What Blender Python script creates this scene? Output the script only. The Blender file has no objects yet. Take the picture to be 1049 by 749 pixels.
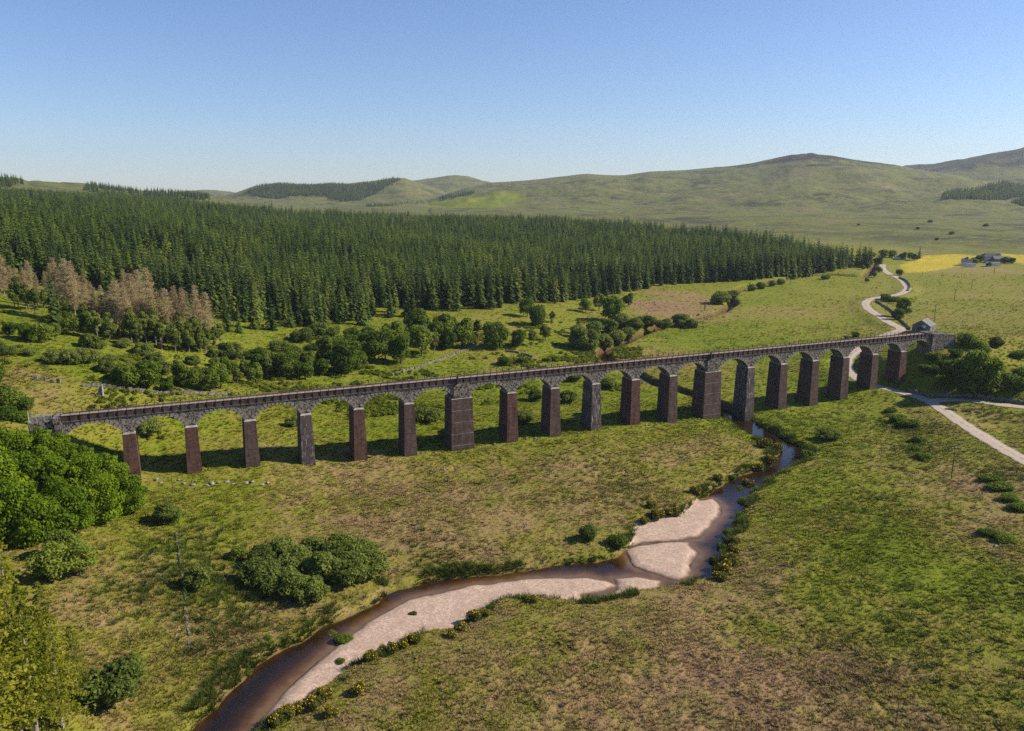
import bpy, math, random
import numpy as np
from mathutils import Vector

# ---------------------------------------------------------------- camera, world, sun, exposure
SC = bpy.context.scene
COL = SC.collection
F, PITCH, CZ = 812.84, 0.2129, 73.0            # focal length in photo pixels (1049 wide), tilt down, eye height
CP, SP = math.cos(PITCH), math.sin(PITCH)
SUN_EL, SUN_AZ = math.radians(35.0), math.radians(83.0)   # azimuth clockwise from +Y

cam = bpy.data.objects.new("camera", bpy.data.cameras.new("camera"))
COL.objects.link(cam)
cam.location = (0, 0, CZ)
cam.rotation_euler = (math.pi / 2 - PITCH, 0, 0)
cam.data.sensor_width = 36.0
cam.data.lens = F / 1049 * 36.0
cam.data.clip_start = 1.0
cam.data.clip_end = 40000.0
SC.camera = cam

world = bpy.data.worlds.new("World")
SC.world = world
world.use_nodes = True
wn = world.node_tree
wn.nodes.clear()
sky = wn.nodes.new("ShaderNodeTexSky")
sky.sky_type = 'NISHITA'
sky.sun_disc = False
sky.sun_elevation = SUN_EL
sky.sun_rotation = SUN_AZ
sky.altitude = 150.0
sky.air_density = 1.0
sky.dust_density = 0.15
sky.ozone_density = 3.5
bg = wn.nodes.new("ShaderNodeBackground")
bg.inputs[1].default_value = 0.074
wo = wn.nodes.new("ShaderNodeOutputWorld")
tint = wn.nodes.new("ShaderNodeMix")
tint.data_type, tint.blend_type = 'RGBA', 'MULTIPLY'
tint.inputs[0].default_value = 1.0
tint.inputs[7].default_value = (0.85, 0.92, 1.12, 1)
wn.links.new(sky.outputs[0], tint.inputs[6])
wn.links.new(tint.outputs[2], bg.inputs[0])
wn.links.new(bg.outputs[0], wo.inputs[0])

sun = bpy.data.objects.new("sun", bpy.data.lights.new("sun", 'SUN'))
COL.objects.link(sun)
sun.data.energy = 5.0
sun.data.angle = math.radians(0.5)
sun.data.color = (1.0, 0.87, 0.66)
SUND = Vector((math.sin(SUN_AZ) * math.cos(SUN_EL), math.cos(SUN_AZ) * math.cos(SUN_EL), math.sin(SUN_EL)))
sun.rotation_euler = SUND.to_track_quat('Z', 'Y').to_euler()

SC.view_settings.view_transform = 'Standard'
SC.view_settings.look = 'None'
SC.view_settings.exposure = 0.75
SC.view_settings.gamma = 1.0
SC.view_settings.use_curve_mapping = False
SC.render.engine = 'CYCLES'
SC.cycles.max_bounces = 6
SC.cycles.diffuse_bounces = 2
SC.cycles.glossy_bounces = 2
SC.cycles.transmission_bounces = 3
SC.cycles.transparent_max_bounces = 6
SC.cycles.volume_bounces = 0
SC.cycles.use_denoising = False
SC.cycles.denoiser = 'OPENIMAGEDENOISE'
SC.cycles.denoising_input_passes = 'RGB_ALBEDO_NORMAL'
SC.cycles.denoising_prefilter = 'ACCURATE'
SC.cycles.sample_clamp_indirect = 4.0
SC.cycles.use_adaptive_sampling = True
SC.cycles.adaptive_threshold = 0.015

# ---------------------------------------------------------------- small helpers
def ray(u, v):
    r, d = (np.asarray(u, float) - 524.5) / F, (np.asarray(v, float) - 374.5) / F
    return r, CP - d * SP, -SP - d * CP

def at_z(u, v, z):
    x, y, w = ray(u, v)
    t = (z - CZ) / w
    return x * t, y * t

def to_px(x, y, z):
    z = z - CZ
    d = y * CP - z * SP
    return 524.5 + F * x / d, 374.5 - F * (z * CP + y * SP) / d

def sstep(a, b, x):
    t = np.clip((x - a) / (b - a), 0, 1)
    return t * t * (3 - 2 * t)

def hash01(ix, iy, seed):
    h = (ix.astype(np.int64) * 374761393 + iy.astype(np.int64) * 668265263 + seed * 974711) & 0xffffffff
    h = ((h ^ (h >> 13)) * 1274126177) & 0xffffffff
    h = ((h ^ (h >> 16)) * 2246822519) & 0xffffffff
    return ((h ^ (h >> 15)) & 0xffffff) / float(0xffffff)

def vnoise(x, y, seed):
    x0, y0 = np.floor(x), np.floor(y)
    fx, fy = x - x0, y - y0
    fx, fy = fx * fx * fx * (fx * (fx * 6 - 15) + 10), fy * fy * fy * (fy * (fy * 6 - 15) + 10)
    a, b = hash01(x0, y0, seed), hash01(x0 + 1, y0, seed)
    c, d = hash01(x0, y0 + 1, seed), hash01(x0 + 1, y0 + 1, seed)
    return (a + (b - a) * fx) * (1 - fy) + (c + (d - c) * fx) * fy

def fbm(x, y, size, octaves, seed, gain=0.5):            # about -0.5 .. 0.5
    x, y = np.asarray(x, float) / size, np.asarray(y, float) / size
    s, a, n = 0, 1.0, 0
    for o in range(octaves):
        c, k = math.cos(0.7 * o + .3), math.sin(0.7 * o + .3)
        s = s + a * (vnoise((c * x - k * y) * 2 ** o + 17.3 * o, (k * x + c * y) * 2 ** o - 9.1 * o, seed + o) - .5)
        n += a
        a *= gain
    return s / n * 1.5

def poly_sd(x, y, P):                                     # signed distance to a closed polygon, negative inside
    P = np.asarray(P, float)
    d2 = np.full(x.shape, 1e18)
    ins = np.zeros(x.shape, bool)
    for (ax, ay), (bx, by) in zip(P, np.roll(P, -1, 0)):
        ex, ey = bx - ax, by - ay
        t = np.clip(((x - ax) * ex + (y - ay) * ey) / (ex * ex + ey * ey + 1e-12), 0, 1)
        d2 = np.minimum(d2, (x - ax - t * ex) ** 2 + (y - ay - t * ey) ** 2)
        if ay != by:
            ins ^= ((ay > y) != (by > y)) & (x < ex * (y - ay) / ey + ax)
    return np.where(ins, -1, 1) * np.sqrt(d2)

def line_d(x, y, P):                                      # distance to a polyline and the parameter (0..n-1) of the foot
    P = np.asarray(P, float)
    d2 = np.full(x.shape, 1e18)
    tt = np.zeros(x.shape)
    for i in range(len(P) - 1):
        (ax, ay), (bx, by) = P[i][:2], P[i + 1][:2]
        ex, ey = bx - ax, by - ay
        t = np.clip(((x - ax) * ex + (y - ay) * ey) / (ex * ex + ey * ey + 1e-12), 0, 1)
        q = (x - ax - t * ex) ** 2 + (y - ay - t * ey) ** 2
        m = q < d2
        d2 = np.where(m, q, d2)
        tt = np.where(m, i + t, tt)
    return np.sqrt(d2), tt

def smooth_line(P, n=6):                                  # Catmull-Rom through the points
    P = np.asarray(P, float)
    Q = np.vstack([2 * P[0] - P[1], P, 2 * P[-1] - P[-2]])
    out = []
    for i in range(1, len(Q) - 2):
        for k in range(n):
            t = k / n
            out.append(.5 * (2 * Q[i] + (Q[i + 1] - Q[i - 1]) * t + (2 * Q[i - 1] - 5 * Q[i] + 4 * Q[i + 1] - Q[i + 2]) * t * t + (3 * Q[i] - Q[i - 1] - 3 * Q[i + 1] + Q[i + 2]) * t ** 3))
    out.append(P[-1])
    return np.array(out)

def mesh_np(name, verts, quads=None, tris=None, smooth=False):
    """a mesh from numpy arrays of vertices, quads and triangles"""
    me = bpy.data.meshes.new(name)
    verts = np.asarray(verts, np.float32)
    q = np.zeros((0, 4), np.int32) if quads is None or len(quads) == 0 else np.asarray(quads, np.int32)
    t = np.zeros((0, 3), np.int32) if tris is None or len(tris) == 0 else np.asarray(tris, np.int32)
    me.vertices.add(len(verts))
    me.vertices.foreach_set("co", verts.ravel())
    nl = q.size + t.size
    me.loops.add(nl)
    me.loops.foreach_set("vertex_index", np.concatenate([q.ravel(), t.ravel()]))
    me.polygons.add(len(q) + len(t))
    st = np.concatenate([np.arange(len(q)) * 4, q.size + np.arange(len(t)) * 3]).astype(np.int32)
    me.polygons.foreach_set("loop_start", st)
    me.polygons.foreach_set("use_smooth", np.full(len(st), bool(smooth)))
    me.update(calc_edges=True)
    return me

def attr(me, name, data, domain='POINT', typ='FLOAT'):
    a = me.attributes.new(name, typ, domain)
    a.data.foreach_set("value" if typ in ('FLOAT', 'INT') else "vector" if typ == 'FLOAT_VECTOR' else "color", np.asarray(data, np.int32 if typ == 'INT' else np.float32).ravel())

def link(name, me, mat=None, parent=None, **props):
    o = bpy.data.objects.new(name, me)
    COL.objects.link(o)
    if mat is not None:
        me.materials.append(mat)
    if parent is not None:
        o.parent = parent
    for k, v in props.items():
        o[k] = v
    return o

def thing(name, label, cat, loc=(0, 0, 0), rz=0, scale=1, group=None):
    o = bpy.data.objects.new(name, None)
    COL.objects.link(o)
    o.empty_display_size = .3
    o.location = loc
    o.rotation_euler = (0, 0, rz)
    o.scale = (scale,) * 3 if not hasattr(scale, '__len__') else scale
    o["label"], o["category"] = label, cat
    if group:
        o["group"] = group
    return o

class MB:
    """collects boxes, prisms and tubes into one mesh"""
    def __init__(s):
        s.v, s.q, s.t = [], [], []
    def hexa(s, p):                                       # eight corners: four bottom, four top
        n = len(s.v)
        s.v += [tuple(c) for c in p]
        s.q += [tuple(n + i for i in f) for f in ((3, 2, 1, 0), (4, 5, 6, 7), (0, 1, 5, 4), (1, 2, 6, 5), (2, 3, 7, 6), (3, 0, 4, 7))]
        return s
    def box(s, x0, x1, y0, y1, z0, z1):
        return s.hexa([(x0, y0, z0), (x1, y0, z0), (x1, y1, z0), (x0, y1, z0), (x0, y0, z1), (x1, y0, z1), (x1, y1, z1), (x0, y1, z1)])
    def tube(s, pts, rad, n=6):
        pts = [Vector(p) for p in pts]
        rad = [rad] * len(pts) if not hasattr(rad, '__len__') else rad
        base = len(s.v)
        up = Vector((0.31, 0.17, 0.93))
        for i, p in enumerate(pts):
            d = (pts[min(i + 1, len(pts) - 1)] - pts[max(i - 1, 0)]).normalized()
            a = d.cross(up if abs(d.dot(up)) < .95 else Vector((1, 0, 0))).normalized()
            b = d.cross(a)
            for k in range(n):
                t = 2 * math.pi * k / n
                s.v.append(tuple(p + (a * math.cos(t) + b * math.sin(t)) * rad[i]))
        for i in range(len(pts) - 1):
            for k in range(n):
                k2 = (k + 1) % n
                s.q.append((base + i * n + k, base + i * n + k2, base + (i + 1) * n + k2, base + (i + 1) * n + k))
        for i0 in (base, base + (len(pts) - 1) * n):
            for k in range(1, n - 1):
                s.t.append((i0, i0 + k, i0 + k + 1))
        return s
    def mesh(s, name, smooth=False):
        return mesh_np(name, s.v, s.q, s.t, smooth)

# ---------------------------------------------------------------- material helpers
class NT:
    def __init__(s, name):
        s.m = bpy.data.materials.new(name)
        s.m.use_nodes = True
        s.t = s.m.node_tree
        s.t.nodes.clear()
        s.out = s.t.nodes.new("ShaderNodeOutputMaterial")
    def n(s, typ, ins=None, **kw):
        nd = s.t.nodes.new("ShaderNode" + typ)
        for k, v in kw.items():
            setattr(nd, k, v)
        for k, v in (ins or {}).items():
            s.put(nd.inputs[k], v)
        return nd
    def put(s, sock, v):
        if hasattr(v, "links") or isinstance(v, bpy.types.NodeSocket):
            s.t.links.new(v, sock)
        else:
            sock.default_value = v
    def pos(s):
        if not hasattr(s, "_p"):
            s._p = s.n("NewGeometry").outputs["Position"]
        return s._p
    def noise(s, scale, detail=4, rough=.55, vec=None, dist=0.0):
        return s.n("TexNoise", {"Vector": vec if vec is not None else s.pos(), "Scale": scale, "Detail": detail, "Roughness": rough, "Distortion": dist}).outputs[0]
    def math(s, op, a, b=0.0, c=0.0, clamp=False):
        nd = s.n("Math", operation=op, use_clamp=clamp)
        for i, v in enumerate((a, b, c)):
            s.put(nd.inputs[i], v)
        return nd.outputs[0]
    def ramp(s, fac, stops, interp='LINEAR'):
        nd = s.n("ValToRGB", {"Fac": fac})
        cr = nd.color_ramp
        cr.interpolation = interp
        while len(cr.elements) < len(stops):
            cr.elements.new(.5)
        for e, (p, c) in zip(cr.elements, stops):
            e.position = p
            e.color = (*c, 1) if hasattr(c, '__len__') else (c, c, c, 1)
        return nd.outputs[0]
    def mix(s, f, a, b, blend='MIX'):
        nd = s.n("Mix", data_type='RGBA', blend_type=blend)
        for sock, v in ((nd.inputs[0], f), (nd.inputs[6], a), (nd.inputs[7], b)):
            if isinstance(v, tuple) and len(v) == 3:
                v = (*v, 1)
            s.put(sock, v)
        return nd.outputs[2]
    def att(s, name, typ='GEOMETRY', out="Fac"):
        return s.n("Attribute", attribute_name=name, attribute_type=typ).outputs[out]
    def bump(s, h, strength=.5, dist=.1):
        return s.n("Bump", {"Height": h, "Strength": strength, "Distance": dist}).outputs[0]
    def finish(s, color, rough=.9, normal=None, spec=.2, **kw):
        b = s.n("BsdfPrincipled", {"Base Color": (*color, 1) if isinstance(color, tuple) else color, "Roughness": rough, "Specular IOR Level": spec, **kw})
        if normal is not None:
            s.put(b.inputs["Normal"], normal)
        s.t.links.new(b.outputs[0], s.out.inputs[0])
        return s.m

def meadow_color(N, lush, brown, moor):
    """grass colour at a place: lush green through olive to straw, dead brown, heather moor"""
    big, mid = N.noise(.022, 4, .6), N.noise(.13, 4, .62, dist=.6)
    sml, fin = N.noise(.75, 4, .68), N.noise(3.2, 3, .7)
    f = N.math('ADD', lush, N.math('MULTIPLY', N.math('SUBTRACT', big, .5), .75))
    f = N.math('ADD', f, N.math('MULTIPLY', N.math('SUBTRACT', mid, .5), .95))
    f = N.math('ADD', f, N.math('MULTIPLY', N.math('SUBTRACT', sml, .5), .7))
    f = N.math('ADD', f, N.math('MULTIPLY', N.math('SUBTRACT', fin, .5), .45), clamp=True)
    c = N.ramp(f, [(0, (.20, .13, .070)), (.2, (.25, .18, .082)), (.36, (.195, .165, .050)), (.5, (.170, .168, .024)), (.72, (.130, .162, .011)), (1, (.092, .130, .007))])
    bf = N.math('MULTIPLY', brown, N.ramp(N.noise(.3, 4, .6), [(.35, 0), (.6, 1)]))
    c = N.mix(bf, c, N.ramp(sml, [(.3, (.10, .062, .036)), (.6, (.205, .135, .085))]))
    mc = N.ramp(N.math('ADD', N.math('MULTIPLY', N.noise(.006, 5, .65), .6), N.math('MULTIPLY', N.noise(.03, 4, .65, dist=.5), .4)), [(.38, (.040, .040, .022)), (.44, (.070, .082, .026)), (.48, (.140, .140, .045)), (.51, (.072, .092, .022)), (.55, (.135, .142, .042)), (.59, (.10, .088, .045)), (.65, (.20, .165, .085))])
    hz = N.n("SeparateXYZ", {0: N.pos()}).outputs[2]         # heather and rock on the tops
    hf = N.math('ADD', N.math('MULTIPLY', hz, .0044), N.math('MULTIPLY', N.math('SUBTRACT', N.noise(.005, 6, .7), .5), .8))
    mc = N.mix(N.ramp(hf, [(.76, 0), (.86, .95)]), mc, (.024, .023, .021))
    gully = N.ramp(N.noise(.0085, 6, .72, None, 1.4), [(.42, .85), (.47, 0)])
    mc = N.mix(gully, mc, (.07, .072, .03))
    return N.mix(moor, c, mc)

# ---------------------------------------------------------------- viaduct frame (used by terrain too)
VX, VY, VAZ, CAPZ = -90.608, 179.929, 1.1633, 73.0 - 55.49
VS, VC = math.sin(VAZ), math.cos(VAZ)
SPAN, WIDE = 13.7, 2.85
PS = [0.0]
for i in range(1, 19):
    PS.append(PS[-1] + SPAN + (WIDE / 2 if i in (6, 7, 12, 13) else 0))
S0, S1 = -SPAN, PS[-1] + SPAN
def via(s, t):
    return VX + s * VS - t * VC, VY + s * VC + t * VS
PIERH = [10.6, 11.3, 12.2, 14.0, 14.1, 14.1, 14.4, 14.2, 14.2, 14.3, 14.3, 14.8, 15.2, 16.0, 15.5, 15.7, 14.5, 11.6, 8.9]
ZSTR, ZDECK = CAPZ + 4.25, CAPZ + 5.3

# ---------------------------------------------------------------- terrain
CTRL = []
def cp(u, v, z):
    x, y = at_z(u, v, z)
    CTRL.append((float(x), float(y), z))
for s, h in zip(PS, PIERH):
    x, y = via(s, -.5)
    CTRL.append((x, y, CAPZ - h + .1))
    x, y = via(s, 9)
    CTRL.append((x, y, CAPZ - h + (.6 if s > 60 else 1.2)))
for s, t, z in ((S0, 3, 17), (S0 - 8, 3, 22), (S0 - 40, 3, 24), (S0 - 90, 6, 27), (S0 - 3, -3, 17.2), (S0 - 9, -3.5, 19.3), (S0 - 16, -3, 20.5), (S0 - 14, -9, 16), (S0 - 40, -12, 17), (S0 - 70, -12, 20),
                (S1, 3, 15.5), (S1 + 7, 3, 20), (S1 + 45, 4, 19), (S1 + 120, 6, 19), (S1 + 10, -12, 13), (S1 + 40, -14, 12), (S1 + 2, 14, 14)):
    CTRL.append((*via(s, t), z))
for c in ((0, 749, 9), (100, 700, 4.5), (50, 620, 8), (0, 545, 11), (150, 545, 5.5), (90, 560, 8), (200, 690, 3), (300, 600, 3), (300, 520, 3.6), (190, 520, 5),
          (420, 560, 3), (520, 560, 2.2), (600, 520, 2.4), (700, 470, 2.4), (660, 560, 1.6), (450, 480, 3.2), (740, 440, 2.2), (600, 640, 2.2), (400, 720, 2.4),
          (700, 640, 2.8), (800, 600, 2.8), (1049, 749, 5), (600, 740, 3), (800, 740, 3.6), (820, 520, 2.4), (870, 450, 3), (900, 520, 3.6), (975, 490, 4.2), (1049, 470, 4.6), (960, 418, 3.8),
          (1049, 560, 5), (1049, 640, 5), (1010, 415, 4.4), (1049, 430, 4.4),
          (280, 749, .8), (240, 700, 2),
          (400, 390, 7), (330, 400, 9), (250, 385, 13), (100, 415, 19), (100, 372, 25), (10, 420, 22), (10, 350, 30), (180, 350, 22), (450, 360, 8), (540, 372, 4.5), (600, 368, 2.4), (560, 345, 7),
          (640, 395, 2.6), (700, 380, 3), (780, 400, 3.2), (760, 340, 4), (850, 360, 4.6), (905, 345, 7), (800, 320, 6), (850, 300, 8), (650, 310, 8), (600, 330, 6), (700, 300, 9),
          (557, 313, 12), (500, 320, 13), (720, 290, 10), (830, 281, 11), (893, 271, 12), (912, 281, 12), (1010, 268, 14), (930, 262, 14.5), (1049, 262, 15),
          (1049, 340, 12), (1000, 320, 10), (960, 310, 9), (1049, 300, 11), (1049, 390, 10), (1020, 370, 15),
          (900, 250, 18), (1049, 240, 22), (330, 332, 16), (240, 318, 20), (400, 326, 14)):
    cp(*c)
def cr(u, r, z):                                          # by image column and distance
    x, y, w = ray(u, 199)
    k = r / math.hypot(x, y)
    CTRL.append((float(x * k), float(y * k), z))
for u, r, z in ((50, 526, 46), (50, 1000, 55), (300, 480, 19), (300, 1000, 29), (150, 700, 40), (200, 1100, 46), (-150, 600, 52), (-150, 1100, 62), (-500, 400, 55), (-200, 200, 30),
                (500, 700, 18), (540, 1150, 29), (700, 930, 23), (800, 790, 19), (450, 500, 15), (600, 550, 12.5), (900, 900, 20), (1040, 1100, 28), (1300, 700, 25), (1300, 300, 14), (1300, 1200, 35),
                (800, 1250, 31), (950, 1300, 32), (650, 1300, 32), (300, 1400, 36), (100, 1400, 56), (-100, 1500, 66), (500, 1500, 34), (1150, 150, 6), (-300, 110, 16), (524, 60, 3), (900, 80, 4)):
    cr(u, r, z)
CTRL = np.array(CTRL)
def _kern(x, y, sub):
    d2 = (x[:, None] - sub[None, :, 0]) ** 2 + (y[:, None] - sub[None, :, 1]) ** 2
    return np.sqrt(d2 + 7.0 ** 2) - 7.0
_n = len(CTRL)
_A = np.zeros((_n + 3, _n + 3))
_A[:_n, :_n] = _kern(CTRL[:, 0], CTRL[:, 1], CTRL) - 1.5 * np.eye(_n)
_A[:_n, _n:] = np.c_[np.ones(_n), CTRL[:, :2] / 500]
_A[_n:, :_n] = _A[:_n, _n:].T
_W = np.linalg.solve(_A, np.r_[CTRL[:, 2], 0, 0, 0])
def base_z(x, y):
    out = np.empty(x.shape)
    xf, yf, of = x.ravel(), y.ravel(), out.reshape(-1)
    r = np.hypot(xf, yf)
    k = np.minimum(1, 1500 / np.maximum(r, 1))            # held constant along the ray beyond 1500 m
    xf, yf = xf * k, yf * k
    for i in range(0, len(xf), 60000):
        sl = slice(i, i + 60000)
        of[sl] = _kern(xf[sl], yf[sl], CTRL) @ _W[:_n] + _W[_n] + _W[_n + 1] * xf[sl] / 500 + _W[_n + 2] * yf[sl] / 500
    return out

RIDGES = [                                                # crest distance, front reach, back reach, skyline (column, row)
    (3700, 2150, 1500, ((440, 204), (480, 192), (505, 187), (540, 185), (580, 181), (600, 179), (640, 180), (665, 176.5), (700, 175.5), (745, 170.5), (770, 167), (790, 162.5), (808, 158.6), (828, 157.6), (848, 160.2), (880, 166.5), (905, 171), (935, 176), (970, 180), (1010, 186), (1060, 192), (1150, 196), (1300, 199)), 3),
    (5200, 2600, 2000, ((860, 199), (900, 180), (925, 171), (955, 168.5), (985, 165), (1010, 160), (1049, 153), (1090, 148), (1150, 146), (1250, 152), (1400, 170)), 7),
    (3900, 1500, 900, ((215, 206), (246, 196), (262, 190.5), (285, 188.5), (320, 190), (345, 189), (365, 188), (385, 185), (402, 182.5), (415, 182.8), (425, 186), (450, 194), (470, 202)), 11),
    (5000, 1500, 1200, ((380, 200), (420, 186), (445, 183), (462, 181), (478, 181), (490, 184), (505, 188), (530, 195), (560, 204)), 13),
    (5600, 1500, 1500, ((130, 205), (180, 197.5), (205, 196.0), (222, 195.5), (238, 197.5), (260, 203)), 17),
    (2300, 900, 900, ((-400, 176), (-150, 178), (-30, 182), (5, 182.5), (22, 184), (30, 187.5), (60, 188.5), (92, 189.5), (120, 193), (160, 197.5), (200, 201), (240, 205)), 19),
]
def ridge_z(x, y, b):
    r = np.hypot(x, y)
    a = np.arctan2(x, y)
    ok = np.abs(a) < 1.2
    u = 524.5 + F / CP * np.tan(np.where(ok, a, 0)) + np.where(ok, 0, 1e4 * np.sign(a))
    wob = fbm(x, y, 520, 6, 41)
    z = b
    for R, wf, wb, sk, seed in RIDGES:
        sk = np.array(sk, float)
        cosa = np.cos(np.where(ok, a, 0))
        hor = 374.5 - F * math.tan(PITCH)
        top = CZ + (hor - np.interp(u, sk[:, 0], sk[:, 1], left=260, right=260)) / (F / CP ** 2) * R * cosa
        t = np.where(r < R, (r - (R - wf)) / wf, 1 - (r - R) / wb)
        t = np.clip(t, 0, 1)
        up = (22 * fbm(x, y, 150, 5, 43, .6) - 16 * np.abs(fbm(x, y, 420, 4, 44))) * np.sin(np.pi * t) * (top > b) + np.maximum(top - b, 0) * (t * t * (3 - 2 * t)) * (1 + .22 * wob * np.sin(np.pi * np.clip(t, 0, 1)) ) + 26 * wob * np.sin(np.pi * t) * (top > b)
        z = np.maximum(z, b + up)
    return z

# river bed: the bank lines read off the photograph, laid on the plain
BED_PX = [(739, 421), (743, 427), (763, 442), (783, 452), (797, 463), (790, 474), (766, 483), (748, 489), (728, 502), (716, 511), (700, 525), (676, 531), (653, 536), (648, 557), (629, 568), (610, 573), (572, 576), (524, 583), (457, 591),
          (405, 600), (381, 619), (333, 638), (300, 657), (267, 676), (229, 710), (200, 743), (165, 790), (235, 800), (255, 765), (267, 745), (286, 733), (324, 705), (357, 688), (400, 664), (429, 648), (467, 643), (486, 629), (515, 614),
          (553, 612), (581, 616), (629, 614), (657, 605), (696, 600), (726, 588), (737, 571), (745, 548), (757, 529), (761, 517), (768, 507), (783, 494), (808, 480), (829, 468), (822, 457), (800, 446), (768, 428), (758, 423)]
BED = np.array([at_z(u, v, .6) for u, v in BED_PX])
GRAVEL_PX = [
    [(245, 765), (262, 743), (295, 705), (338, 667), (376, 638), (419, 614), (486, 599), (543, 592.5), (600, 590.5), (622, 595), (634, 600), (620, 606), (596, 610), (603, 622), (553, 620), (515, 622), (490, 640), (467, 651), (429, 656), (400, 672), (357, 696), (324, 713), (280, 750)],
    [(690, 514), (707, 513), (730, 511), (739, 519), (739, 527), (726, 541), (715, 551), (688, 554), (658, 556), (640, 562), (636, 540), (650, 528)],
    [(640, 563), (658, 558), (680, 555.5), (705, 555), (716, 566), (707, 579), (709, 590), (696, 596), (673, 589), (650, 580)],
    [(628, 592.5), (650, 590), (677, 595), (676, 602), (650, 608), (628, 617), (612, 613), (632, 604)],
]
GRAVELS = [np.array([at_z(u, v, .1) for u, v in g]) for g in GRAVEL_PX]
UP_PX = [(750, 425, 0), (728, 416, 0.05), (697, 405.5, .1), (670, 396, .3), (645, 383, .5), (618, 366.5, .8), (634, 356, 1.0), (662, 344.5, 1.3), (677, 337.5, 1.6), (700, 333, 1.9), (727, 328, 2.2), (741, 323, 2.5), (750, 316, 2.9), (747, 309, 3.4), (762, 301, 4.0), (795, 294, 4.8),
         (830, 288.5, 5.6), (858, 288, 6.2), (878, 288.5, 6.8), (888, 286.5, 7.2), (893, 280.5, 7.6), (897, 274, 8.2), (899, 268, 9)]
UP = np.array([(*at_z(u, v, z + .2), z) for u, v, z in UP_PX])
UPS = smooth_line(UP, 6)
ROAD_PX = [(1120, 506, 4.9), (1049, 471, 4.6), (1015, 452, 4.4), (985, 433, 4.1), (962, 417, 3.8), (945, 408, 3.7), (925, 402.5, 3.9), (905, 397, 4.4), (885, 391, 4.6), (869, 379, 4.7), (869, 366, 5.0), (887, 353, 5.6), (908, 343, 6.8), (923, 337.5, 7.6), (912, 331, 8.0), (901, 324, 8.2), (890, 316.5, 8.4), (886.5, 311, 8.7), (892, 306.5, 9.0), (902, 304.5, 9.3), (915, 303, 9.6),
           (926, 299.5, 10), (929.5, 295, 10.3), (926, 289, 10.8), (918, 283.5, 11.6), (911, 280.5, 12), (905, 276, 12.5), (904, 271, 13)]
TRACK_PX = [(950, 411, 3.7), (972, 409.5, 3.9), (1000, 411, 4.3), (1030, 415, 4.4), (1060, 419, 4.5), (1110, 428, 4.8)]
def on_px(P):
    return smooth_line(np.array([(*at_z(u, v, z), z) for u, v, z in P]), 8)
ROAD, TRACK = on_px(ROAD_PX), on_px(TRACK_PX)
LANES = [(ROAD, 2.3), (TRACK, 2.3)]
BANK_PX = [(1049, 520), (1020, 490), (1000, 478)]

def terrain(x, y, fine=True):
    x, y = np.asarray(x, float), np.asarray(y, float)
    shp = x.shape
    x, y = np.atleast_1d(x), np.atleast_1d(y)
    r = np.hypot(x, y)
    b = base_z(x, y)
    z = ridge_z(x, y, b)
    far = sstep(900, 2200, r)
    z = z + fbm(x, y, 38, 3, 5) * 1.1 * (1 - far) * sstep(60, 130, r) + fbm(x, y, 300, 4, 6) * 9 * far
    nb = (r < 900)
    if fine and nb.any():
        xn, yn = x[nb], y[nb]
        rough = .55 + .45 * sstep(-.15, .2, fbm(xn, yn, 26, 2, 71))
        tus = np.abs(fbm(xn, yn, 2.6, 3, 81)) * -.75 + fbm(xn, yn, 7.5, 3, 82) * .55
        z[nb] += tus * rough * (1 - .75 * sstep(300, 480, r[nb]))
    # upstream channel
    d, tt = np.full(x.shape, 1e9), np.zeros(x.shape)
    m = (x > 20) & (x < 420) & (y > 200) & (y < 800)
    if m.any():
        d[m], tt[m] = line_d(x[m], y[m], UPS)
        wz = np.interp(tt, np.arange(len(UPS)), UPS[:, 2])
        half = 2.6 + .35 * np.sin(tt * .9)
        k = sstep(half - .8, half + 1.6, d)
        z = np.where(m, np.minimum(z, (wz - .6) * (1 - k) + np.maximum(z, wz + .9) * k) * (d < half + 8) + z * (d >= half + 8), z)
        z = np.where(m & (d > half + 1.6) & (d < half + 8), np.maximum(z, wz + .35), z)
    # the river on the plain, with its shingle bars
    m = (x > -80) & (x < 110) & (y > 70) & (y < 260)
    if m.any():
        xm, ym = x[m], y[m]
        w1 = fbm(xm, ym, 5, 3, 91) * 1.5
        sd = poly_sd(xm, ym, BED) + w1
        zz = z[m]
        zz = zz + (np.minimum(zz, 1.15 + .25 * w1 + .08 * np.maximum(sd, 0)) - zz) * sstep(16, 3, sd)
        zb = np.maximum(zz, .6)
        k = sstep(-.5, 1.5, sd)
        zr = -.55 * sstep(0, 2.0, -sd) - .1
        g = np.full(xm.shape, 1e9)
        for P in GRAVELS:
            g = np.minimum(g, poly_sd(xm, ym, P))
        g = g + fbm(xm, ym, 3.5, 3, 93) * .7
        zr = np.maximum(zr, np.clip(-g * .22, -1, .38 + .1 * fbm(xm, ym, 6, 2, 95)))
        z[m] = zr * (1 - k) + np.where(sd < 12, zb, zz) * k
    for L, half in LANES:
        m = (x > L[:, 0].min() - 25) & (x < L[:, 0].max() + 25) & (y > L[:, 1].min() - 25) & (y < L[:, 1].max() + 25)
        if m.any():
            d, tt = line_d(x[m], y[m], L)
            lz = np.interp(tt, np.arange(len(L)), L[:, 2]) - .12
            k = sstep(half + .6, half + 9, d)
            z[m] = lz * (1 - k) + z[m] * k
    return z.reshape(shp)

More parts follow.
